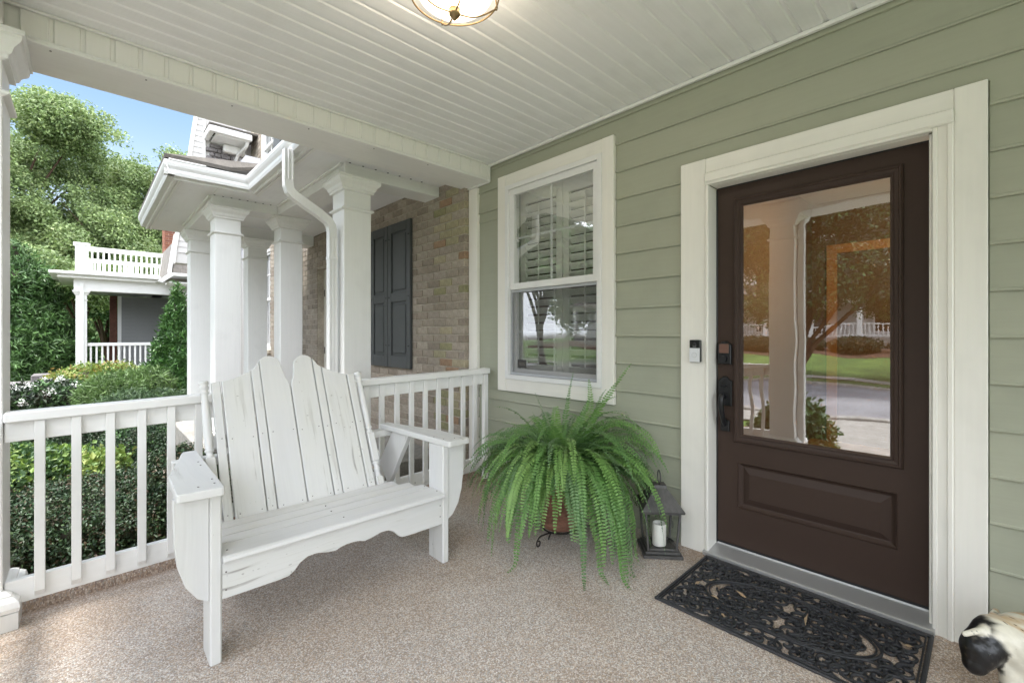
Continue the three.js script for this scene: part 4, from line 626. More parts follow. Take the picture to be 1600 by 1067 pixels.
{
  const f = thing('far_wood', 'green band of trees far behind the houses', 'trees', [0, GY, -48], { kind: 'stuff' }); const b = []; const R = rng(3); for (let i = 0; i < 40; i++) b.push([-34 + i * 1.7 + R(), 2.2 + 2.2 * R(), R() * 3, 2.2, 2.4 + R() * 1.2, 2]);
  foliage('crown', f, leafGeo(10, 0.4, 0.34, 0.2, 19), b, 14000, MG.concat(TG), leafMat, { seed: 51, shell: 0.5 });
}
// ---- far house with balcony over its porch
{
  const H = thing('balcony_house', 'far white porch with balcony railing and grey siding', 'house'); const z = -18.0, Wt = M.white, xl = -0.22, xr = 3.6, fy = 0.16;
  part('porch_slab', cbb(xl - 0.1, xr, GY, fy, z - 2.6, z + 0.1, 0.02), M.slate, H);
  const col = sub('column', H); column('', xl + 0.13, z - 0.13, 0.24, fy, 2.5, Wt, col); part('pilaster', cbb(xl + 0.1, xl + 0.18, fy - 0.1, 2.74, z + 0.0, z + 0.07, 0.004), Wt, col);
  const cr_ = sub('column', H); column('', xr - 0.2, z - 0.13, 0.24, fy, 2.5, Wt, cr_);
  part('header', cbb(xl - 0.03, xr, 2.5, 2.84, z - 0.28, z + 0.01, 0.006), Wt, H); part('deck_edge', [cbb(xl - 0.36, xr, 2.84, 2.93, z - 3, z + 0.22, 0.01), cbb(xl - 0.52, xr, 2.932, 3.01, z - 3.1, z + 0.34, 0.015)], Wt, H); part('porch_ceiling', bxx(xl, xr, 2.56, 2.6, z - 2.6, z - 0.3), M.greySiding, H);
  part('balcony_post', [cbb(xl - 0.0, xl + 0.28, 3.011, 3.82, z - 0.30, z - 0.02, 0.006), cbb(xl - 0.04, xl + 0.32, 3.821, 3.88, z - 0.34, z + 0.02, 0.008)], Wt, H);
  const bg = cb(0.045, 0.60, 0.045, 0, 0, 0, 0.003, 1), bg2 = cb(0.045, 0.62, 0.045, 0, 0, 0, 0.003, 1);
  const r1 = sub('balcony_railing', H); part('top_rail', cbb(xl + 0.281, 2.5, 3.68, 3.8, z - 0.2, z - 0.08, 0.006), Wt, r1); part('bottom_rail', cbb(xl + 0.281, 2.5, 3.04, 3.11, z - 0.18, z - 0.10, 0.004), Wt, r1); for (let x = xl + 0.36; x < 2.45; x += 0.125) part('baluster', bg, Wt, r1).position.set(x, 3.395, z - 0.14);
  const r1b = sub('balcony_railing', H); part('top_rail', cbb(xl + 0.04, xl + 0.16, 3.68, 3.8, z - 2.74, z - 0.31, 0.006), Wt, r1b); part('bottom_rail', cbb(xl + 0.06, xl + 0.14, 3.04, 3.11, z - 2.74, z - 0.31, 0.004), Wt, r1b); for (let q = z - 2.8; q < z - 0.36; q += 0.125) part('baluster', bg, Wt, r1b).position.set(xl + 0.10, 3.395, q);
  const r1c = sub('balcony_railing', H); part('top_rail', cbb(xl + 0.04, 2.5, 3.68, 3.8, z - 3.02, z - 2.91, 0.006), Wt, r1c); for (let x = xl + 0.2; x < 2.45; x += 0.125) part('baluster', bg, Wt, r1c).position.set(x, 3.395, z - 2.96);
  const r2 = sub('porch_railing', H); part('top_rail', cbb(xl + 0.255, xr - 0.33, 0.90, 0.99, z - 0.2, z - 0.08, 0.006), Wt, r2); part('bottom_rail', cbb(xl + 0.255, xr - 0.33, 0.22, 0.29, z - 0.18, z - 0.10, 0.004), Wt, r2); for (let x = xl + 0.33; x < xr - 0.4; x += 0.125) part('baluster', bg2, Wt, r2).position.set(x, 0.60, z - 0.14);
  // grey siding wall with corner trim, brick edge
  part('wall', bxx(0.82, 3.6, fy, 2.555, z - 2.75, z - 2.62), M.greySiding, H); const sg = extX([[0, 0], [0.02, 0], [0.006, 0.128], [0, 0.128]], 0, 2.7); for (let y = fy; y < 2.42; y += 0.13) part('siding_board', sg, M.greySiding, H).position.set(0.88, y, z - 2.62);
  part('corner_board', cbb(0.80, 0.90, fy, 2.555, z - 2.64, z - 2.58), Wt, H); part('brick_pier', cbb(0.60, 0.79, fy, 2.555, z - 2.9, z - 2.6, 0.004), mat([0.16, 0.07, 0.05], 0.9, { map: tStone }), H); part('porch_lamp', cbb(1.62, 1.88, 2.48, 2.555, z - 1.6, z - 1.3, 0.02), M.black, H);
  part('upper_wall', bxx(2.55, 7, 2.76, 6.4, z - 6, z - 0.6), M.paleSiding, H); part('rear_body', bxx(3.61, 7, GY, 2.75, z - 6, z - 0.1), M.paleSiding, H);
  // chimney of separate bricks
  const ch = sub('chimney', H); part('mortar', bxx(1.98, 2.50, 3.17, 5.45, z - 2.0, z - 1.3), M.mortar, ch); const rest = [], R = rng(77); for (let r = 0; r < 30; r++) { const y = 3.18 + r * 0.0762; for (let k = -1; k < 3; k++) { const a = Math.max(1.97, 1.97 + k * 0.205 + (r % 2) * 0.1025), b = Math.min(2.51, 1.97 + (k + 1) * 0.205 + (r % 2) * 0.1025 - 0.012); if (b - a > 0.03) rest.push([(a + b) / 2, y + 0.033, z - 1.3, b - a, 0.03]); } for (let k = -1; k < 4; k++) { const a = Math.max(-0.71, -0.71 + k * 0.205 + (r % 2) * 0.1), b = Math.min(-0.01, -0.71 + (k + 1) * 0.205 + (r % 2) * 0.1 - 0.012); if (b - a > 0.03) rest.push([1.975, y + 0.033, z - 1.3 + (a + b) / 2, 0.03, b - a]); } }
  const bm = [[0.26, 0.10, 0.06], [0.31, 0.13, 0.08], [0.21, 0.085, 0.06]].map((c) => mat(c, 0.9, { map: tStone })); const cg = {}; for (const [x, y, q, a, b] of rest) { const k = a.toFixed(3) + b.toFixed(3); part('brick', cg[k] || (cg[k] = box(a, 0.064, b, 0, 0, 0)), bm[Math.floor(R() * 3)], ch).position.set(x, y, q); }
}
// ---- grey shake dormer end between balcony and porch columns
{
  const D = thing('shake_gable_house', 'grey shake gable with white eave beside the balcony', 'house'); const z = -15.2;
  part('wall', extZ([[1.68, 2.9], [3.4, 2.9], [3.4, 5.2], [1.80, 3.85]], z - 3, z - 0.03), M.greyShake, D); const sg = [0.16, 0.12, 0.2].map((l) => cb(l - 0.006, 0.135, 0.02, 0, 0, 0, 0.003)); const R = rng(12);
  for (let r = 0; r < 9; r++) { let x = 1.72 + r * 0.012; while (x < 2.6) { const k = Math.floor(R() * 3), l = [0.16, 0.12, 0.2][k]; part('shake', sg[k], M.greyShake, D).position.set(x + l / 2, 2.98 + r * 0.115, z - 0.012 + 0.004 * (r % 2)); x += l; } }
  part('rake_board', extZ([[1.60, 2.90], [1.68, 2.90], [1.80, 3.95], [1.74, 3.95]], z - 0.04, z + 0.05), M.gutter, D); part('eave', extZ([[1.36, 2.63], [1.62, 2.88], [3.2, 2.88], [3.2, 2.80], [1.70, 2.80], [1.46, 2.60]], z - 0.4, z + 0.28), M.gutter, D); part('soffit', cbb(1.62, 3.2, 2.62, 2.66, z - 0.6, z + 0.1), M.soffit, D); part('lower_wall', bxx(2.3, 3.4, GY, 2.62, z - 3, z - 0.6), M.paleSiding, D);
}
// ================================================================== things on the porch
// ---- ceiling lamp
{
  const L = thing('ceiling_lamp', 'semi flush bronze ceiling lamp with frosted glass bowl and wire cage', 'lamp', [1.02, 0, -1.40]);
  part('canopy', lathe([[0, CEIL - 0.03], [0.07, CEIL - 0.028], [0.078, CEIL - 0.012], [0.078, CEIL - 0.0005]], 32), M.brass, L);
  part('stem', new THREE.CylinderGeometry(0.008, 0.008, 0.10, 10).translate(0, CEIL - 0.07, 0), M.brass, L);
  const bowl = []; for (let i = 0; i <= 14; i++) { const a = i / 14 * Math.PI / 2; bowl.push([0.150 * Math.sin(a), 2.465 + 0.085 * (1 - Math.cos(a))]); } bowl.push([0.152, 2.60]);
  part('glass_bowl', lathe(bowl, 40), mat([0.92, 0.90, 0.86], 0.9, { p: true, transmission: 0.5, thickness: 0, emissive: new THREE.Color(1.0, 0.84, 0.66), emissiveIntensity: 0.16 }), L);
  for (const a of [0.6, 3.74]) { const b = part('bulb', new THREE.SphereGeometry(0.030, 16, 12).scale(1, 1.2, 1), mat([1, 0.9, 0.75], 0.5, { emissive: new THREE.Color(1.0, 0.83, 0.6), emissiveIntensity: 5 }), L); b.position.set(0.065 * Math.cos(a), 2.545, 0.065 * Math.sin(a)); }
  part('cage_ring', new THREE.TorusGeometry(0.168, 0.0036, 8, 64).rotateX(Math.PI / 2).translate(0, 2.520, 0), M.brass, L);
  for (let k = 0; k < 4; k++) {
    const a = 0.33 + k * Math.PI / 2, P = (r, y) => [r * Math.cos(a), y, r * Math.sin(a)];
    part('cage_wire', tube([P(0.012, 2.452), P(0.07, 2.456), P(0.125, 2.484), P(0.166, 2.514), P(0.176, 2.517), P(0.174, 2.530), P(0.168, 2.56), P(0.16, 2.62), P(0.07, CEIL - 0.02)], 0.0034, 40, 6), M.brass, L);
  }
  part('finial', lathe([[0, 2.424], [0.006, 2.426], [0.010, 2.434], [0.016, 2.437], [0.021, 2.444], [0.022, 2.452], [0.019, 2.460], [0.022, 2.464], [0.022, 2.470], [0, 2.472]], 20), M.brass, L);
  const pl = new THREE.PointLight(new THREE.Color(1.0, 0.88, 0.72), 0.24); pl.position.set(0, 2.535, 0); pl.castShadow = true; pl.shadow.radius = 3; L.add(pl);
}
// ---- bench
{
  const B = thing('garden_bench', 'weathered white wooden slat bench with scalloped back and turned posts', 'bench', [0.88, 0, -2.4]);
  const ox = -0.88, oz = 2.4, W = M.bench; const add = (n, g) => { const gg = Array.isArray(g) ? merge(g) : g; gg.translate(ox, 0, oz); return part(n, gg, W, B); };
  const fl = floorY(0.37) - 0.001, fr = floorY(1.44) - 0.001;
  // front legs: boards on edge, slightly eased at the foot
  add('leg', cbb(0.347, 0.387, fl, 0.622, -2.196, -2.056, 0.006, 1)); add('leg', cbb(1.424, 1.464, fr, 0.622, -2.205, -2.062, 0.006, 1));
  // rear legs: long boards sloping back to the floor
  for (const [x0, x1, f] of [[0.388, 0.424, fl], [1.386, 1.4235, fr]]) add('rear_leg', extX([[-2.14, 0.315], [-2.14, 0.215], [-2.48, 0.125], [-2.72, f], [-2.835, f], [-2.79, 0.105], [-2.60, 0.23], [-2.30, 0.322]], x0, x1, [], 0.003, 2));
  // brackets beside the front legs under the arms
  const brk = (x0, s) => { const p = [[0, 0.620], [0.112, 0.620], [0.110, 0.46], [0.098, 0.36], [0.075, 0.285], [0.038, 0.228], [0, 0.205]]; return p.map(([a, y]) => [x0 + s * a, y]); };
  add('arm_bracket', extZ(brk(0.3465, -1), -2.105, -2.067, [], 0.003, 1)); add('arm_bracket', extZ(brk(1.4645, 1), -2.112, -2.074, [], 0.003, 1));
  // arms
  const rnd4 = (p, r = 0.012) => { const o = []; for (let i = 0; i < p.length; i++) { const a = p[(i + p.length - 1) % p.length], b = p[i], c = p[(i + 1) % p.length]; const u = [a[0] - b[0], a[1] - b[1]], v = [c[0] - b[0], c[1] - b[1]], lu = Math.hypot(...u), lv = Math.hypot(...v); o.push([b[0] + u[0] / lu * r, b[1] + u[1] / lu * r], [b[0] + (u[0] / lu + v[0] / lv) * r * 0.3, b[1] + (u[1] / lu + v[1] / lv) * r * 0.3], [b[0] + v[0] / lv * r, b[1] + v[1] / lv * r]); } return o; };
  add('arm', extY(rnd4([[0.236, -2.005], [0.386, -1.995], [0.404, -2.73], [0.346, -2.735], [0.245, -2.30]]), 0.6225, 0.655, [], 0.004, 2));
  add('arm', extY(rnd4([[1.572, -2.012], [1.424, -2.002], [1.392, -2.735], [1.452, -2.74], [1.560, -2.31]]), 0.6225, 0.655, [], 0.004, 2));
  // arm struts rising from the back of the seat
  add('arm_strut', extX([[-2.43, 0.6215], [-2.625, 0.6215], [-2.80, 0.385], [-2.69, 0.27], [-2.66, 0.285]], 1.4245, 1.456, [], 0.003, 1));
  add('arm_strut', extX([[-2.43, 0.6215], [-2.625, 0.6215], [-2.80, 0.385], [-2.69, 0.27], [-2.66, 0.285]], 0.352, 0.3865, [], 0.003, 1));
  // rails across the back
  add('back_rail', cbb(0.30, 1.50, 0.580, 0.6215, -2.735, -2.672, 0.004, 0));
  // seat slats with a rounded front slat
  const sl = (n, x0, x1, z0, z1, y, dy) => { const g = cb(x1 - x0, 0.028, z1 - z0, 0, 0, 0, 0.007, 0); g.rotateX(0.05); g.translate((x0 + x1) / 2, y, (z0 + z1) / 2); return add(n, g); };
  add('seat_slat', extX([[-2.165, 0.372], [-2.165, 0.344], [-2.052, 0.339], [-2.040, 0.343], [-2.034, 0.353], [-2.037, 0.364], [-2.048, 0.3695]], 0.3885, 1.4225, [], 0.002, 0));
  sl('seat_slat', 0.3885, 1.4225, -2.258, -2.177, 0.3555); sl('seat_slat', 0.390, 1.385, -2.356, -2.275, 0.3510); sl('seat_slat', 0.41, 1.335, -2.456, -2.373, 0.3465);
  part('seat_batten', cbb(0.85 + ox, 0.90 + ox, 0.255, 0.332, -2.46 + oz, -2.09 + oz, 0.003), W, B);
  // apron with scalloped lower edge
  { const L = 0.3875, Rr = 1.4235, c = (L + Rr) / 2; const half = [[0.52, 0.196], [0.31, 0.196], [0.272, 0.199], [0.25, 0.212], [0.225, 0.240], [0.195, 0.256], [0.155, 0.258], [0.11, 0.247], [0.07, 0.241], [0.045, 0.250], [0.02, 0.254]];
    const p = [[L, 0.3405], [L, 0.196]]; for (const [a, y] of half.slice(1)) p.push([c - a, y]); for (const [a, y] of half.slice(1).reverse()) p.push([c + a, y]); p.push([Rr, 0.196], [Rr, 0.3405]);
    add('apron', extZ(p, -2.098, -2.066, [], 0.002, 0)); }
  // back: leaning boards between two turned posts
  const lean = Math.atan(0.476), y0b = 0.349; const backM = new THREE.Matrix4().makeTranslation(0, y0b, -2.452).multiply(new THREE.Matrix4().makeRotationX(-lean));
  const cx = 0.849, H = (y) => (y - y0b) / Math.cos(lean);
  const topY = (d) => { d = Math.abs(d); // outline of the back measured from the middle
    if (d < 0.006) return 0.945; if (d < 0.02) return 0.965 + (d - 0.006) * 1.6; if (d < 0.035) return mix(0.985, 1.05, (d - 0.02) / 0.015);
    if (d < 0.17) { const t = (d - 0.095) / 0.075; return 1.112 - 0.06 * Math.pow(Math.abs(t), 2.2); }
    if (d < 0.35) { const t = (d - 0.17) / 0.18; return 1.05 - 0.062 * Math.sin(t * Math.PI / 2) ; } return 0.988 - (d - 0.35) * 0.1; };
  const boards = [[0.470, 0.5095], [0.518, 0.6535], [0.659, 0.7005], [0.706, 0.8465], [0.8525, 0.987], [0.9925, 1.035], [1.0405, 1.1785], [1.184, 1.227]];
  boards.forEach(([a, b], i) => {
    const p = [[a, 0.004 * (i % 2)], [b, 0.004 * (i % 2)]], n = Math.max(5, Math.round((b - a) / 0.008)); for (let k = 0; k <= n; k++) { const x = mix(b, a, k / n); p.push([x, H(topY(x - cx))]); }
    const g = extZ(p, -0.022, 0, [], 0.0035, 1); g.rotateZ((rnd() - 0.5) * 0.002); g.translate(0, 0, (rnd() - 0.5) * 0.004); g.applyMatrix4(backM); add('back_board', g);
    for (const yy of [0.03, 0.40]) for (const q of b - a > 0.1 ? [a + 0.022, b - 0.022] : [(a + b) / 2]) { const s = new THREE.CylinderGeometry(0.0027, 0.0027, 0.003, 8); s.rotateX(Math.PI / 2); s.translate(q + rr(-0.004, 0.004), yy + rr(-0.006, 0.006), 0.0022); s.applyMatrix4(backM); s.translate(ox, 0, oz); part('nail', s, M.nail, B); }
  });
  add('back_rail', (() => { const g = cb(0.84, 0.065, 0.03, 0.849, 0.40, -0.038, 0.003, 0); g.applyMatrix4(backM); return g; })());
  add('back_rail', (() => { const g = cb(0.84, 0.065, 0.03, 0.849, 0.06, -0.038, 0.003, 0); g.applyMatrix4(backM); return g; })());
  const post = () => {
    const q = (a, b) => cb(0.042, b - a, 0.042, 0, (a + b) / 2, 0, 0.004, 1);
    const turn = lathe([[0.015, 0.055], [0.019, 0.062], [0.019, 0.070], [0.014, 0.075], [0.014, 0.090], [0.020, 0.097], [0.020, 0.106], [0.014, 0.113], [0.0145, 0.128], [0.021, 0.136], [0.021, 0.143], [0.016, 0.150]], 18);
    const turn2 = lathe([[0.017, 0.318], [0.0205, 0.325], [0.0205, 0.333], [0.014, 0.340], [0.0155, 0.348], [0.020, 0.352], [0.020, 0.360], [0.0155, 0.366], [0.018, 0.385], [0.0205, 0.44], [0.0205, 0.50], [0.0185, 0.57], [0.0155, 0.625], [0.0145, 0.645], [0.020, 0.650], [0.020, 0.656], [0.016, 0.660], [0.0165, 0.668], [0.0215, 0.676], [0.0225, 0.684], [0.017, 0.692], [0.017, 0.697], [0.0225, 0.703], [0.021, 0.715], [0, 0.718]], 20);
    return merge([q(-0.005, 0.056), uvm(turn, 1), q(0.148, 0.320), uvm(turn2, 1)]);
  };
  for (const x of [0.439, 1.259]) { const g = post(); g.translate(x, 0, -0.012); g.applyMatrix4(backM); add('turned_post', g); }
  // nails on arms and slats
  for (const [x, y, z] of [[0.31, 0.6555, -2.06], [0.365, 0.6555, -2.075], [0.368, 0.6555, -2.14], [0.37, 0.6555, -2.4], [0.372, 0.6555, -2.47], [1.5, 0.6555, -2.06], [1.44, 0.6555, -2.08], [1.43, 0.6555, -2.16]]) part('nail', new THREE.CylinderGeometry(0.0035, 0.0035, 0.003, 8).translate(x + ox, y, z + oz), M.nail, B);
  for (const x of [0.405, 0.88, 1.40]) for (const [z, y] of [[-2.10, 0.3712], [-2.215, 0.3705], [-2.315, 0.3665]]) part('nail', new THREE.CylinderGeometry(0.0035, 0.0035, 0.003, 8).translate(x + ox + rr(-0.01, 0.01), y, z + oz), M.nail, B);
  for (const [x, y] of [[0.402, 0.30], [0.402, 0.23], [1.408, 0.30], [1.408, 0.24]]) part('nail', new THREE.CylinderGeometry(0.0035, 0.0035, 0.003, 8).rotateX(Math.PI / 2).translate(x + ox, y, -2.0655 + oz), M.nail, B);
}
// ---- doorbell
{
  const D = thing('video_doorbell', 'black and silver video doorbell on the door casing', 'doorbell', [2.540, 1.139, -1.157]);
  part('body', cbb(-0.026, -0.0005, -0.063, 0.063, -0.031, 0.031, 0.004), M.blackGloss, D); part('faceplate', cbb(-0.0285, -0.0265, -0.0615, 0.017, -0.0295, 0.0295, 0.001), M.silver, D);
  part('button', new THREE.CylinderGeometry(0.0125, 0.0125, 0.0022, 28).rotateZ(Math.PI / 2).translate(-0.0298, -0.022, 0), M.silver, D); part('button_ring', new THREE.TorusGeometry(0.0135, 0.0012, 8, 32).rotateY(Math.PI / 2).translate(-0.029, -0.022, 0), mat([0.45, 0.46, 0.48], 0.4), D);
  part('camera_lens', new THREE.SphereGeometry(0.011, 18, 12).scale(0.45, 1, 1).translate(-0.027, 0.04, 0), M.blackGloss, D); part('sensor_window', cbb(-0.0275, -0.0265, 0.022, 0.034, -0.010, 0.010, 0.0003), mat([0.12, 0.12, 0.13], 0.2), D);
}
// ---- fern, pot and stand
const POT = [2.16, -1.86];
{
  const fy = floorY(POT[0]);
  const P = thing('plant_pot', 'weathered terracotta pot under the fern', 'pot', [POT[0], fy + 0.045, POT[1]]);
  part('body', lathe([[0, 0.0], [0.098, 0.0], [0.104, 0.006], [0.112, 0.03], [0.116, 0.034], [0.116, 0.046], [0.113, 0.052], [0.121, 0.085], [0.1255, 0.09], [0.1255, 0.102], [0.122, 0.107], [0.142, 0.22], [0.15, 0.255]], 40), M.terra, P);
  part('rim', lathe([[0.150, 0.255], [0.168, 0.258], [0.172, 0.268], [0.172, 0.30], [0.166, 0.31], [0.152, 0.31], [0.148, 0.29]], 40), M.terra, P); part('soil', new THREE.CircleGeometry(0.15, 30).rotateX(-Math.PI / 2).translate(0, 0.285, 0), M.soil, P);
  const S = thing('plant_stand', 'low dark iron plant stand with curled feet', 'stand', [POT[0], fy, POT[1]]);
  part('ring', new THREE.TorusGeometry(0.105, 0.005, 8, 40).rotateX(Math.PI / 2).translate(0, 0.039, 0), M.iron, S);
  for (let k = 0; k < 3; k++) { const a = 2.95 + k * 2.094, Q = (r, y) => [r * Math.cos(a), y, r * Math.sin(a)]; part('curled_foot', tube([Q(0.10, 0.036), Q(0.17, 0.05), Q(0.235, 0.055), Q(0.262, 0.03), Q(0.25, 0.008), Q(0.228, 0.012), Q(0.226, 0.030), Q(0.24, 0.036)], 0.0045, 30, 6), M.iron, S); part('foot', tube([Q(0.1, 0.036), Q(0.12, 0.02), Q(0.13, 0.005)], 0.005, 6, 6), M.iron, S); }
  const R = rng(913), rf = (a, b) => a + (b - a) * R();
  const F = thing('boston_fern', 'big green fern with long arching fronds in the terracotta pot', 'fern', [POT[0], fy + 0.36, POT[1]]);
  const greens = [[0.12, 0.26, 0.06], [0.145, 0.30, 0.07], [0.175, 0.34, 0.08], [0.10, 0.22, 0.06], [0.22, 0.38, 0.10], [0.15, 0.27, 0.10]].map((c) => mat(c, 0.55, { p: true, transmission: 0.28, thickness: 0 }));
  function frond(az, el, len, droop, m) {
    const dl = Math.cos(az - 4.2), dr = Math.cos(az - 1.0); len *= 1 - 0.16 * Math.max(0, dl) + 0.06 * Math.max(0, dr);
    const N = 46, st = len / N; let p = [0.05 * Math.cos(az) * R(), 0, 0.05 * Math.sin(az) * R()], dir = new THREE.Vector3(Math.cos(az) * Math.cos(el), Math.sin(el), Math.sin(az) * Math.cos(el)); const tw = rf(-0.35, 0.35), pts = [], dirs = [];
    for (let i = 0; i <= N; i++) {
      pts.push(p.slice()); dirs.push(dir.clone());
      dir.y -= droop * st * (0.35 + 1.5 * i / N); dir.x += Math.cos(az + 1.57) * tw * st * 0.8; dir.z += Math.sin(az + 1.57) * tw * st * 0.8;
      const wx = POT[0] + p[0]; if (wx > 2.44 && dir.x > 0) { dir.x *= 0.55; dir.y += 0.01; } if (wx > 2.505) dir.x = Math.min(dir.x, -0.12);
      if (p[1] + fy + 0.36 < 0.06 && dir.y < 0) dir.y *= 0.3;
      dir.normalize(); p = [p[0] + dir.x * st, p[1] + dir.y * st, p[2] + dir.z * st];
    }
    const pos = [], nor = [], push = (a, b, c) => { pos.push(a.x, a.y, a.z, b.x, b.y, b.z, c.x, c.y, c.z); const n = b.clone().sub(a).cross(c.clone().sub(a)).normalize(); for (let q = 0; q < 3; q++) nor.push(n.x, n.y, n.z); };
    const at = (t) => { const f = clamp(t) * N, i = Math.min(N - 1, Math.floor(f)), q = f - i; return [new THREE.Vector3(...mix3(pts[i], pts[i + 1], q)), dirs[i].clone().lerp(dirs[i + 1], q).normalize()]; };
    const maxL = rf(0.044, 0.058), up0 = new THREE.Vector3(0, 1, 0), roll = rf(-0.5, 0.5); const np = Math.round(len / 0.0175);
    for (let k = 0; k < np; k++) {
      const t = 0.07 + 0.925 * (k + 0.5) / np, [o, d] = at(t); let side = new THREE.Vector3().crossVectors(d, up0); if (side.lengthSq() < 0.02) side.set(-Math.sin(az), 0, Math.cos(az)); side.normalize(); const nrm = new THREE.Vector3().crossVectors(side, d).normalize();
      side.applyAxisAngle(d, roll); nrm.applyAxisAngle(d, roll);
      const L = maxL * (t < 0.25 ? mix(0.55, 1, t / 0.25) : Math.pow(1 - (t - 0.25) / 0.76, 0.62)) * rf(0.9, 1.06), w = 0.0076 * (0.55 + 0.45 * L / maxL);
      for (const s of [-1, 1]) {
        const a = side.clone().multiplyScalar(s).addScaledVector(d, 0.30 + rf(-0.08, 0.08)).addScaledVector(nrm, rf(-0.1, 0.28)).normalize(), b = new THREE.Vector3().crossVectors(a, nrm).normalize(), dn = nrm.clone().multiplyScalar(-0.22 * L);
        const c0 = o, q1 = o.clone().addScaledVector(a, L * 0.3).addScaledVector(b, w), q2 = o.clone().addScaledVector(a, L * 0.3).addScaledVector(b, -w), q3 = o.clone().addScaledVector(a, L * 0.72).addScaledVector(b, w * 0.75).addScaledVector(dn, 0.5), q4 = o.clone().addScaledVector(a, L * 0.72).addScaledVector(b, -w * 0.75).addScaledVector(dn, 0.5), tip = o.clone().addScaledVector(a, L).add(dn);
        push(c0, q1, q2); push(q1, q3, q2); push(q2, q3, q4); push(q3, tip, q4);
      }
    }
    const g = new THREE.BufferGeometry(); g.setAttribute('position', new THREE.Float32BufferAttribute(pos, 3)); g.setAttribute('normal', new THREE.Float32BufferAttribute(nor, 3)); g.setAttribute('uv', new THREE.BufferAttribute(new Float32Array(pos.length / 3 * 2), 2));
    const st_ = tube(pts.filter((_, i) => i % 4 === 0 || i === N), (t) => 0.0019 * (1 - 0.75 * t), 22, 4).toNonIndexed();
    part('frond', merge([g, st_]), m, F);
  }
  const pick = () => greens[Math.floor(R() * greens.length)];
  for (let k = 0; k < 124; k++) { const az = k * 2.39996 + rf(-0.2, 0.2), q = k / 124; frond(az, rf(1.0, 1.32) - 0.5 * q, rf(0.62, 0.86), rf(2.6, 4.2), pick()); }
  for (let k = 0; k < 80; k++) frond(rf(0, 6.28), rf(0.35, 1.2), rf(0.40, 0.62), rf(2.4, 4.4), pick());
  // the side turned to the open porch hangs lowest
  for (let k = 0; k < 62; k++) frond(k < 30 ? rf(0.9, 2.15) : rf(2.7, 4.7), rf(0.6, 1.15), rf(0.74, 1.0), rf(4.0, 5.6), pick());
  for (let k = 0; k < 20; k++) frond(rf(2.05, 2.8), rf(0.4, 1.1), rf(0.42, 0.62), rf(4.5, 6.5), pick());
  frond(1.25, 1.08, 0.80, 0.35, greens[2]); frond(-0.4, 1.35, 0.66, 0.6, greens[1]); frond(-1.5, 1.3, 0.62, 0.9, greens[5]); frond(2.4, 1.38, 0.46, 0.7, greens[4]); frond(-1.8, 1.25, 0.5, 1.2, greens[1]); frond(0.4, 1.3, 0.5, 1.4, greens[0]);
}
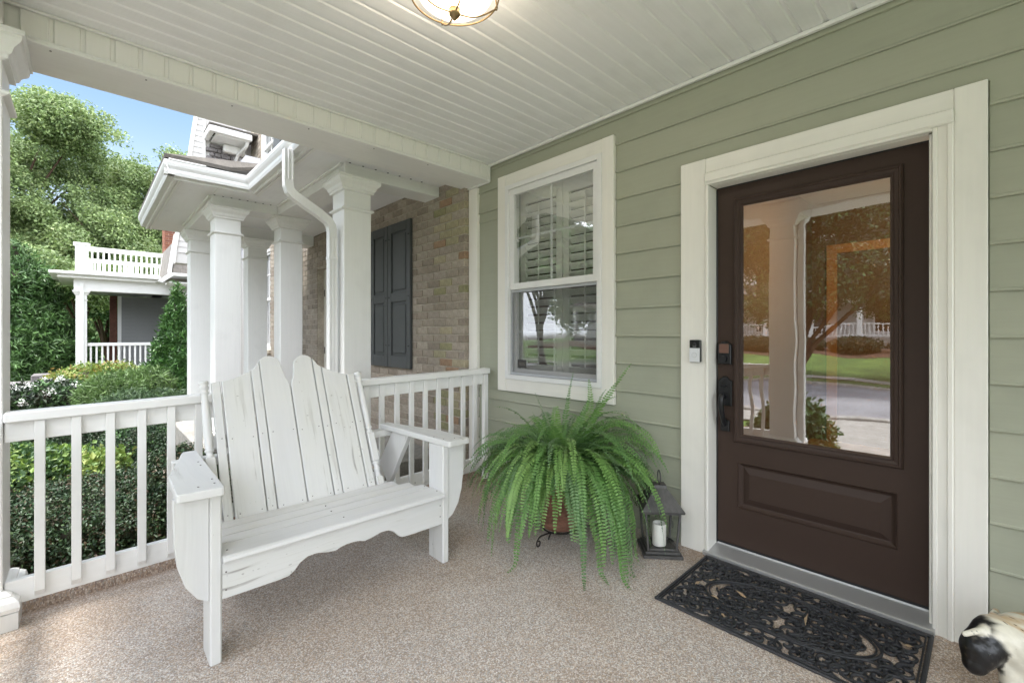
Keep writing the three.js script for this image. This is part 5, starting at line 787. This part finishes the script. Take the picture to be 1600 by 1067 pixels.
// ---- lantern with candle
{
  const x = 2.395, z = -1.31, fy = floorY(2.395), L = thing('metal_lantern', 'grey metal lantern with glass sides beside the fern', 'lantern', [x, fy, z], { turn: 0.72 }); L.scale.setScalar(0.93);
  part('base', [cbb(-0.118, 0.115, 0, 0.018, -0.115, 0.115, 0.003), cbb(-0.10, 0.10, 0.0185, 0.034, -0.10, 0.10, 0.003)], M.zinc, L);
  const tb = 0.082, tt = 0.100, y0 = 0.034, y1 = 0.272; const lean = (sx, sz) => { const g = cb(0.013, y1 - y0, 0.013, 0, 0, 0, 0.002, 1), P = g.attributes.position; for (let i = 0; i < P.count; i++) { const t = (P.getY(i) + (y1 - y0) / 2) / (y1 - y0), q = mix(tb, tt, t); P.setXYZ(i, P.getX(i) + sx * q, P.getY(i) + (y0 + y1) / 2, P.getZ(i) + sz * q); } return g; };
  for (const [a, b] of [[1, 1], [1, -1], [-1, 1], [-1, -1]]) part('corner_post', lean(a, b), M.zinc, L);
  for (let k = 0; k < 4; k++) {
    const P = [-tb, y0, tb, tb, y0, tb, tt, y1, tt, -tb, y0, tb, tt, y1, tt, -tt, y1, tt], g = uvm(flat(P), 1); g.rotateY(k * Math.PI / 2); part('glass_side', g, M.clearGlass, L);
    const r1 = cb(2 * tb - 0.014, 0.012, 0.011, 0, y0 + 0.008, tb, 0.002, 0); r1.rotateY(k * Math.PI / 2); part('rail', r1, M.zinc, L); const r2 = cb(2 * tt - 0.014, 0.012, 0.011, 0, y1 - 0.008, tt, 0.002, 0); r2.rotateY(k * Math.PI / 2); part('rail', r2, M.zinc, L);
  }
  part('roof', (() => { const c = [[0.122, 0.270], [0.124, 0.281], [0.038, 0.395], [0.036, 0.412], [0.0, 0.414]], P = []; for (let i = 0; i < c.length - 1; i++) for (let q = 0; q < 4; q++) { const s = [[1, 1], [-1, 1], [-1, -1], [1, -1]], A = s[q], Bq = s[(q + 1) % 4], p = (v, [r, y]) => [v[0] * r, y, v[1] * r]; P.push(...p(A, c[i]), ...p(Bq, c[i]), ...p(Bq, c[i + 1]), ...p(A, c[i]), ...p(Bq, c[i + 1]), ...p(A, c[i + 1])); } return uvm(flat(P), 0); })(), M.zinc, L);
  part('ring_handle', tube([[0.01, 0.412, 0], [0.035, 0.44, 0.0], [0.03, 0.478, 0.0], [0, 0.492, 0], [-0.03, 0.478, 0], [-0.035, 0.44, 0], [-0.01, 0.412, 0]], 0.004, 30, 8), M.zinc, L);
  part('latch', [cbb(0.086, 0.105, 0.135, 0.150, 0.098, 0.106, 0.002), cbb(0.094, 0.100, 0.10, 0.14, 0.100, 0.110, 0.002)], M.zinc, L);
  const C = thing('pillar_candle', 'white pillar candle inside the metal lantern', 'candle', [x, fy + 0.0345, z]);
  part('wax', lathe([[0, 0], [0.036, 0], [0.038, 0.004], [0.0385, 0.118], [0.036, 0.124], [0.031, 0.121], [0.024, 0.108], [0, 0.104]], 30), M.wax, C); part('wick', new THREE.CylinderGeometry(0.0012, 0.0012, 0.016, 6).translate(0, 0.112, 0), M.black, C);
}
// ---- door mat of rubber scrolls
const scrapMat = mat([0.36, 0.26, 0.16], 0.9);
{
  const x0 = 1.948, x1 = 2.512, z0 = -1.092, z1 = -0.160, cx = (x0 + x1) / 2, cz = (z0 + z1) / 2, fy = floorY(cx) + 0.0015;
  const D = thing('door_mat', 'black rubber door mat of open scrollwork with an oval middle', 'mat', [cx, fy, cz]); D.rotation.z = Math.atan(0.0204);
  const hw = (x1 - x0) / 2, hl = (z1 - z0) / 2, Rb = M.rubber, R = rng(5);
  part('border', [cbb(-hw, -hw + 0.016, 0, 0.011, -hl, hl, 0.004), cbb(hw - 0.016, hw, 0, 0.011, -hl, hl, 0.004), cbb(-hw + 0.0165, hw - 0.0165, 0, 0.0108, -hl, -hl + 0.016, 0.004), cbb(-hw + 0.0165, hw - 0.0165, 0, 0.0108, hl - 0.016, hl, 0.004)], Rb, D);
  part('border', [cbb(-hw + 0.021, -hw + 0.027, 0, 0.009, -hl + 0.02, hl - 0.02, 0.002), cbb(hw - 0.027, hw - 0.021, 0, 0.009, -hl + 0.02, hl - 0.02, 0.002), cbb(-hw + 0.028, hw - 0.028, 0, 0.009, -hl + 0.02, -hl + 0.026, 0.002), cbb(-hw + 0.028, hw - 0.028, 0, 0.009, hl - 0.026, hl - 0.02, 0.002)], Rb, D);
  const ell = (a, b, r, y) => { const p = []; for (let i = 0; i < 48; i++) { const t = i / 48 * 6.2832; p.push([a * Math.cos(t), y, b * Math.sin(t)]); } return tube(p, r, 120, 6, true); };
  part('oval_ring', ell(0.168, 0.335, 0.006, 0.0085), Rb, D); part('oval_ring', ell(0.152, 0.319, 0.0042, 0.0075), Rb, D);
  // a C scroll of unit size: a stem ending in a spiral
  const scroll = (turns, tail) => { const p = []; for (let i = 0; i <= 26; i++) { const t = i / 26, a = t * turns * 6.2832, r = mix(0.16, 1, Math.pow(t, 0.85)); p.push([r * Math.cos(a), 0, r * Math.sin(a)]); } const e = p[p.length - 1], q = p[p.length - 2], d = [e[0] - q[0], e[2] - q[2]], l = Math.hypot(...d); for (let i = 1; i <= 3; i++) p.push([e[0] + d[0] / l * i * tail - 0.16 * i * i * tail * e[0], 0, e[2] + d[1] / l * i * tail - 0.16 * i * i * tail * e[2]]); return p; };
  const geos = [[1.15, 0.32], [1.4, 0.2], [0.9, 0.5]].flatMap(([t, q]) => [0.030, 0.023, 0.038].map((s) => tube(scroll(t, q).map(([a, , b]) => [a * s, 0.0058, b * s]), (u) => mix(0.0070, 0.0054, u), 36, 5)));
  // scrolls laid in one quarter and mirrored over both axes
  const put = [], seedAt = [[0.036, 0.040, 2], [0.036, 0.112, 2], [0.100, 0.050, 2], [0.032, 0.178, 0], [0.090, 0.125, 0], [0.034, 0.240, 0], [0.080, 0.195, 0]]; let n = 0;
  for (let tr = 0; tr < 20000 && n < 86; tr++) {
    const pre = seedAt[tr], x = pre ? pre[0] : R() * hw, z = pre ? pre[1] : R() * hl, gi = pre ? pre[2] : tr < 9000 ? (R() < 0.6 ? 2 : 0) + 3 * Math.floor(R() * 3) : Math.floor(R() * 9), s = [0.030, 0.023, 0.038][gi % 3]; if (x + s > hw - 0.018 || z + s > hl - 0.018 || x < s * 0.9 || z < s * 0.9) continue;
    const e = Math.hypot(x / 0.160, z / 0.327); if (Math.abs(e - 1) * 0.16 < s * 0.85) continue; if (put.some((q) => Math.hypot(q[0] - x, q[1] - z) < (q[2] + s) * 0.72)) continue;
    put.push([x, z, s]); n++; const a = R() * 6.2832;
    for (const [mx, mz] of [[1, 1], [-1, 1], [1, -1], [-1, -1]]) { const m = part('scroll', geos[gi], Rb, D); m.position.set(x * mx, 0.0003 * (n % 4), z * mz); m.rotation.y = mx * mz > 0 ? (mx > 0 ? a : a + Math.PI) : (mx < 0 ? -a + Math.PI : -a); if (mx * mz < 0) { m.rotation.set(Math.PI, mx > 0 ? a : a + Math.PI, 0); m.position.y += 0.0116; } }
  }
  for (const z of [0.0, 0.074, 0.148, 0.205, 0.262]) for (const s of z ? [1, -1] : [1]) { const m = part('scroll', geos[1], Rb, D); m.position.set(0, 0.0012, z * s); m.rotation.y = z * 40 + s; }
  let c = 0; for (let i = 0; i < put.length && c < 74; i++) for (let j = i + 1; j < put.length; j++) { const p = put[i], q = put[j], d = Math.hypot(p[0] - q[0], p[1] - q[1]); if (d > (p[2] + q[2]) * 1.12 || R() < 0.15) continue; const nx = -(q[1] - p[1]) / d * 0.014, nz = (q[0] - p[0]) / d * 0.014, s = R() < 0.5 ? 1 : -1; const pts = [[p[0] + nx * s, 0.004, p[1] + nz * s], [(p[0] + q[0]) / 2 + nx * s * 1.8, 0.005, (p[1] + q[1]) / 2 + nz * s * 1.8], [q[0] + nx * s, 0.004, q[1] + nz * s]]; for (const [mx, mz] of [[1, 1], [-1, 1], [1, -1], [-1, -1]]) part('vein', tube(pts.map(([a, y, b]) => [a * mx, y, b * mz]), 0.0052, 8, 5), Rb, D); c++; }
  // fallen leaf scraps caught in the mat
  const lg = []; for (let k = 0; k < 18; k++) { const g = leafGeo(1, 0.001, 0.03 + 0.02 * R(), 0.012, 60 + k); const px = (R() * 2 - 1) * hw * 0.85, pz = (R() * 2 - 1) * hl * 0.88; g.translate(cx + px, fy + 0.0204 * px + 0.008, cz + pz); lg.push(g); }
  top('leaf_litter', lg, scrapMat, 'brown leaf scraps caught in the door mat', 'leaves', 'stuff');
}
// ---- sheep figurine
{
  const sx = 2.22, sz = 0.16, fy = floorY(sx), S = thing('sheep_figurine', 'small black faced white sheep figurine with rust stains beside the door', 'figurine', [sx, fy, sz]);
  // local axes: head towards -z
  const bones = [ // [ax, ay, az, ra, bx, by, bz, rb]
    [0, 0.235, -0.03, 0.102, 0, 0.250, 0.22, 0.110], [0, 0.275, -0.03, 0.088, 0, 0.29, 0.12, 0.102], [-0.01, 0.265, -0.08, 0.070, -0.03, 0.272, -0.115, 0.062],
    [-0.035, 0.270, -0.130, 0.058, -0.070, 0.225, -0.165, 0.052], [-0.070, 0.225, -0.165, 0.050, -0.098, 0.176, -0.182, 0.036],
    [-0.052, 0.16, -0.085, 0.034, -0.055, 0.02, -0.09, 0.021], [0.045, 0.16, -0.075, 0.034, 0.048, 0.02, -0.08, 0.021], [-0.045, 0.16, 0.22, 0.034, -0.048, 0.02, 0.225, 0.020], [0.045, 0.16, 0.22, 0.034, 0.048, 0.02, 0.225, 0.020],
    [-0.055, 0.018, -0.095, 0.023, -0.06, 0.016, -0.115, 0.018], [0.048, 0.018, -0.085, 0.023, 0.05, 0.016, -0.105, 0.018], [0, 0.25, 0.31, 0.03, 0, 0.2, 0.345, 0.018],
    [-0.065, 0.300, -0.150, 0.014, -0.150, 0.298, -0.215, 0.008], [0.02, 0.315, -0.12, 0.015, 0.075, 0.316, -0.11, 0.010]];
  const sd = (p, b) => { const ax = b[4] - b[0], ay = b[5] - b[1], az = b[6] - b[2], q = ax * ax + ay * ay + az * az, t = clamp(((p[0] - b[0]) * ax + (p[1] - b[1]) * ay + (p[2] - b[2]) * az) / q); return Math.hypot(p[0] - b[0] - ax * t, p[1] - b[1] - ay * t, p[2] - b[2] - az * t) - mix(b[3], b[7], t); };
  const sm = (a, b, k) => { const h = Math.max(k - Math.abs(a - b), 0) / k; return Math.min(a, b) - h * h * k * 0.25; };
  const n = 96, mc = new MarchingCubes(n, new THREE.MeshBasicMaterial(), false, false, 200000), half = 0.34, cen = [0, 0.2, 0.06]; mc.isolation = 0;
  const wl = (p) => 0.004 * (fbm(p[0] * 3 + 5, p[1] * 3 + p[2] * 4 + 5, 9, 9, 7, 3) - 0.5);
  for (let k = 0; k < n; k++) for (let j = 0; j < n; j++) for (let i = 0; i < n; i++) { const p = [((i - n / 2) / (n / 2)) * half + cen[0], ((j - n / 2) / (n / 2)) * half + cen[1], ((k - n / 2) / (n / 2)) * half + cen[2]]; let d = 9; bones.forEach((b, q) => { d = q ? sm(d, sd(p, b), q >= 12 ? 0.012 : 0.03) : sd(p, b); }); mc.field[i + j * n + k * n * n] = -(d + wl(p)); }
  mc.update(); const g = new THREE.BufferGeometry(), ct = mc.count, pos = new Float32Array(mc.positionArray.subarray(0, ct * 3)), nor = new Float32Array(mc.normalArray.subarray(0, ct * 3)), col = new Float32Array(ct * 3), uv = new Float32Array(ct * 2);
  for (let i = 0; i < ct; i++) {
    const p = [pos[i * 3] * half + cen[0], pos[i * 3 + 1] * half + cen[1], pos[i * 3 + 2] * half + cen[2]]; pos.set(p, i * 3);
    const edge = 0.012 * (fbm(p[0] * 4 + 3, p[1] * 4 + 3, 16, 16, 3, 2) - 0.5); const dist = (l) => Math.min(...l.map((j) => sd(p, bones[j])));
    const dEar = dist([12, 13]), dFace = dist([3, 4]), dWool = dist([0, 1, 2]);
    const dark = Math.max(sstep(-0.004, 0.004, Math.min(dWool, dEar) - dFace + edge), sstep(0.124, 0.116, p[1] + edge)), chip = fbm(p[0] * 3 + 3, p[1] * 3 + p[2] * 3 + 3, 30, 30, 19, 3) > 0.74;
    const c = mix3(chip && dEar < 0.004 ? [0.25, 0.24, 0.22] : [0.86, 0.84, 0.78], chip ? [0.08, 0.078, 0.075] : [0.012, 0.012, 0.015], dark);
    col.set(c, i * 3); uv.set([p[2] + p[0], p[1] + 0.5 * p[0]], i * 2);
  }
  for (const [k, v, s] of [['position', pos, 3], ['normal', nor, 3], ['color', col, 3], ['uv', uv, 2]]) g.setAttribute(k, new THREE.BufferAttribute(v, s));
  part('body', g, mat([1, 1, 1], 0.30, { map: tWool, vertexColors: true, bumpMap: tStoneB, bumpScale: 0.002 }), S);
  for (const [ex, ez] of [[-0.118, -0.150], [-0.055, -0.212]]) part('eye', new THREE.SphereGeometry(0.007, 12, 8).translate(ex, 0.238, ez), M.blackGloss, S);
  S.rotation.y = 0.12; S.scale.setScalar(0.9); S.position.z = 0.115; S.position.x = 2.235;
}
// ================================================================== across the street (mirrored in the glass)
function streetHouse(label, x, z, w, m) {
  const H = thing('street_house', label, 'house', [x, GY, z]); const d = 8;
  part('wall', bxx(-d, 0, 0, 6, -w / 2, w / 2), m, H); const sg = extZ([[0, 0], [0.03, 0], [0.01, 0.2], [0, 0.2]], -w / 2, w / 2); for (let y = 0.4; y < 5.8; y += 0.2) part('siding_board', sg, m, H).position.y = y;
  part('roof', extZ([[0.6, 5.9], [-d / 2, 9], [-d - 0.6, 5.9]], -w / 2 - 0.4, w / 2 + 0.4), M.shingle, H); part('porch_floor', bxx(0, 2.4, 0, 0.7, -w / 2, w / 2), M.concrete, H); part('porch_roof', extZ([[2.8, 3.3], [2.8, 3.5], [0, 4.3], [0, 3.3]], -w / 2 - 0.2, w / 2 + 0.2), M.shingle, H); part('header', bxx(2.1, 2.4, 3.0, 3.3, -w / 2, w / 2), M.white, H);
  for (let k = 0; k < 5; k++) part('column', cb(0.28, 2.3, 0.28, 2.25, 1.85, -w / 2 + 0.2 + k * (w - 0.4) / 4, 0.01, 1), M.white, H);
  part('porch_rail', [bxx(2.22, 2.3, 1.5, 1.58, -w / 2, w / 2), bxx(2.22, 2.3, 0.78, 0.85, -w / 2, w / 2)], M.white, H); const bg = box(0.05, 0.68, 0.05); for (let q = -w / 2 + 0.2; q < w / 2 - 0.1; q += 0.2) part('baluster', bg, M.white, H).position.set(2.26, 1.16, q);
  const fw = (y, q) => { const s = sub('window', H); part('frame', extX(rect(q - 0.55, q + 0.55, y, y + 1.7), 0.03, 0.08, [rect(q - 0.45, q + 0.45, y + 0.1, y + 1.6)]), M.white, s); part('pane', bxx(0.035, 0.045, y + 0.1, y + 1.6, q - 0.45, q + 0.45), M.blackGloss, s); }; for (const q of [-w * 0.32, 0, w * 0.32]) { fw(1.0, q); fw(3.95, q); }
}
streetHouse('white sided house across the street with long porch railing', -31, -8, 11, M.paleSiding); streetHouse('grey sided house across the street with white porch', -31, 5.5, 10, M.greySiding); streetHouse('pale sided house down the street with white porch', -31, -22, 11, M.paleSiding);
tree('street_tree', 'leaning many stemmed broadleaf tree by the far kerb', -15.7, -5.6, 8.0, 4.4, { seed: 61, n: 9000, r: 0.17, fork: 1.6, stems: [[0.3, 5.2, 2.6], [-0.5, 5.4, 1.3], [0.2, 5.0, 3.6], [0.1, 5.3, -1.6]], limbs: 9, cols: DG.concat(MG), gap: 0.3 });
tree('street_tree', 'small broadleaf tree beside the far sidewalk', -20.5, -0.6, 6.0, 2.6, { seed: 62, n: 4500, r: 0.1, fork: 1.2, gap: 0.3 });
tree('street_tree', 'dark leaved tree before the pale house across the street', -22, -15, 9.5, 4.2, { seed: 63, n: 7000, r: 0.2, cols: DG.concat(MG) });
tree('street_tree', 'round tree before the grey house across the street', -21.5, 8, 8.5, 4, { seed: 64, n: 6000, r: 0.18, cols: MG });
tree('yard_tree', 'broadleaf tree on the near strip up the street', -5.0, -9.5, 6.5, 2.6, { seed: 65, n: 6000, r: 0.11, cols: DG.concat(MG), fork: 2.0 });
{ const b = thing('far_wood', 'green band of trees behind the houses across the street', 'trees', [-44, GY, 0], { kind: 'stuff' }), l = [], R = rng(9); for (let i = 0; i < 40; i++) l.push([R() * 4, 4 + 4 * R(), -40 + i * 2 + R(), 3, 4 + R() * 2, 3]); foliage('crown', b, leafGeo(10, 0.5, 0.45, 0.28, 20), l, 12000, MG.concat(TG), leafMat, { seed: 52, shell: 0.5 }); }
shrub('golden_shrub', 'yellow green shrub on the lawn across the street', [-20.6, -1.6], [[0, 0.5, 0, 0.9, 0.5, 0.9]], bigLeaf, 1400, LG, leafMat, { seed: 71 });
[[-26.2, -13], [-26.2, -10.4], [-26.2, -7.8], [-26.2, -5.2], [-26.2, -2.5]].forEach(([x, z], i) => shrub('hedge_shrub', ['brown green hedge shrub at the far end of the white house', 'brown green hedge shrub under the white house far window', 'brown green hedge shrub before the white house middle', 'brown green hedge shrub under the white house near window', 'brown green hedge shrub at the near end of the white house'][i], [x, z], [[0, 0.35, 0, 0.8, 0.5, 1.3]], bigLeaf, 1000, DG.concat([[0.12, 0.10, 0.05]]), waxyMat, { seed: 81 + i, group: 'hedge across the street' }));
shrub('leafy_shrub', 'dense green shrub beside the porch steps', [-1.35, -1.75], [[0, 0.5, 0, 0.5, 0.52, 0.42]], midLeaf, 1500, MG, leafMat, { seed: 91 });
// downspout on the street side column
{ const D = thing('downspout', 'white downspout on the street side porch column', 'downspout', [-0.44, 0, -1.44]); part('pipe', cbb(-0.035, 0.035, 0.0, 2.40, -0.03, 0.035, 0.008, 1), M.gutter, D); part('elbow', tube([[0, 2.39, 0], [-0.02, 2.48, 0], [-0.2, 2.56, 0]], 0.038, 12, 8), M.gutter, D); part('kickout', tube([[0, 0.03, 0], [0, -0.02, 0.02], [0.02, -0.02, 0.10]], 0.036, 10, 8), M.gutter, D); }
// everything on the rising lawn stands on it
for (const o of scene.children) if (o.position.x < -18.7 && !o.isLight) o.position.y += Math.min(1, (-o.position.x - 18.7) / 8.3) * 0.99;
renderer.render(scene, camera);
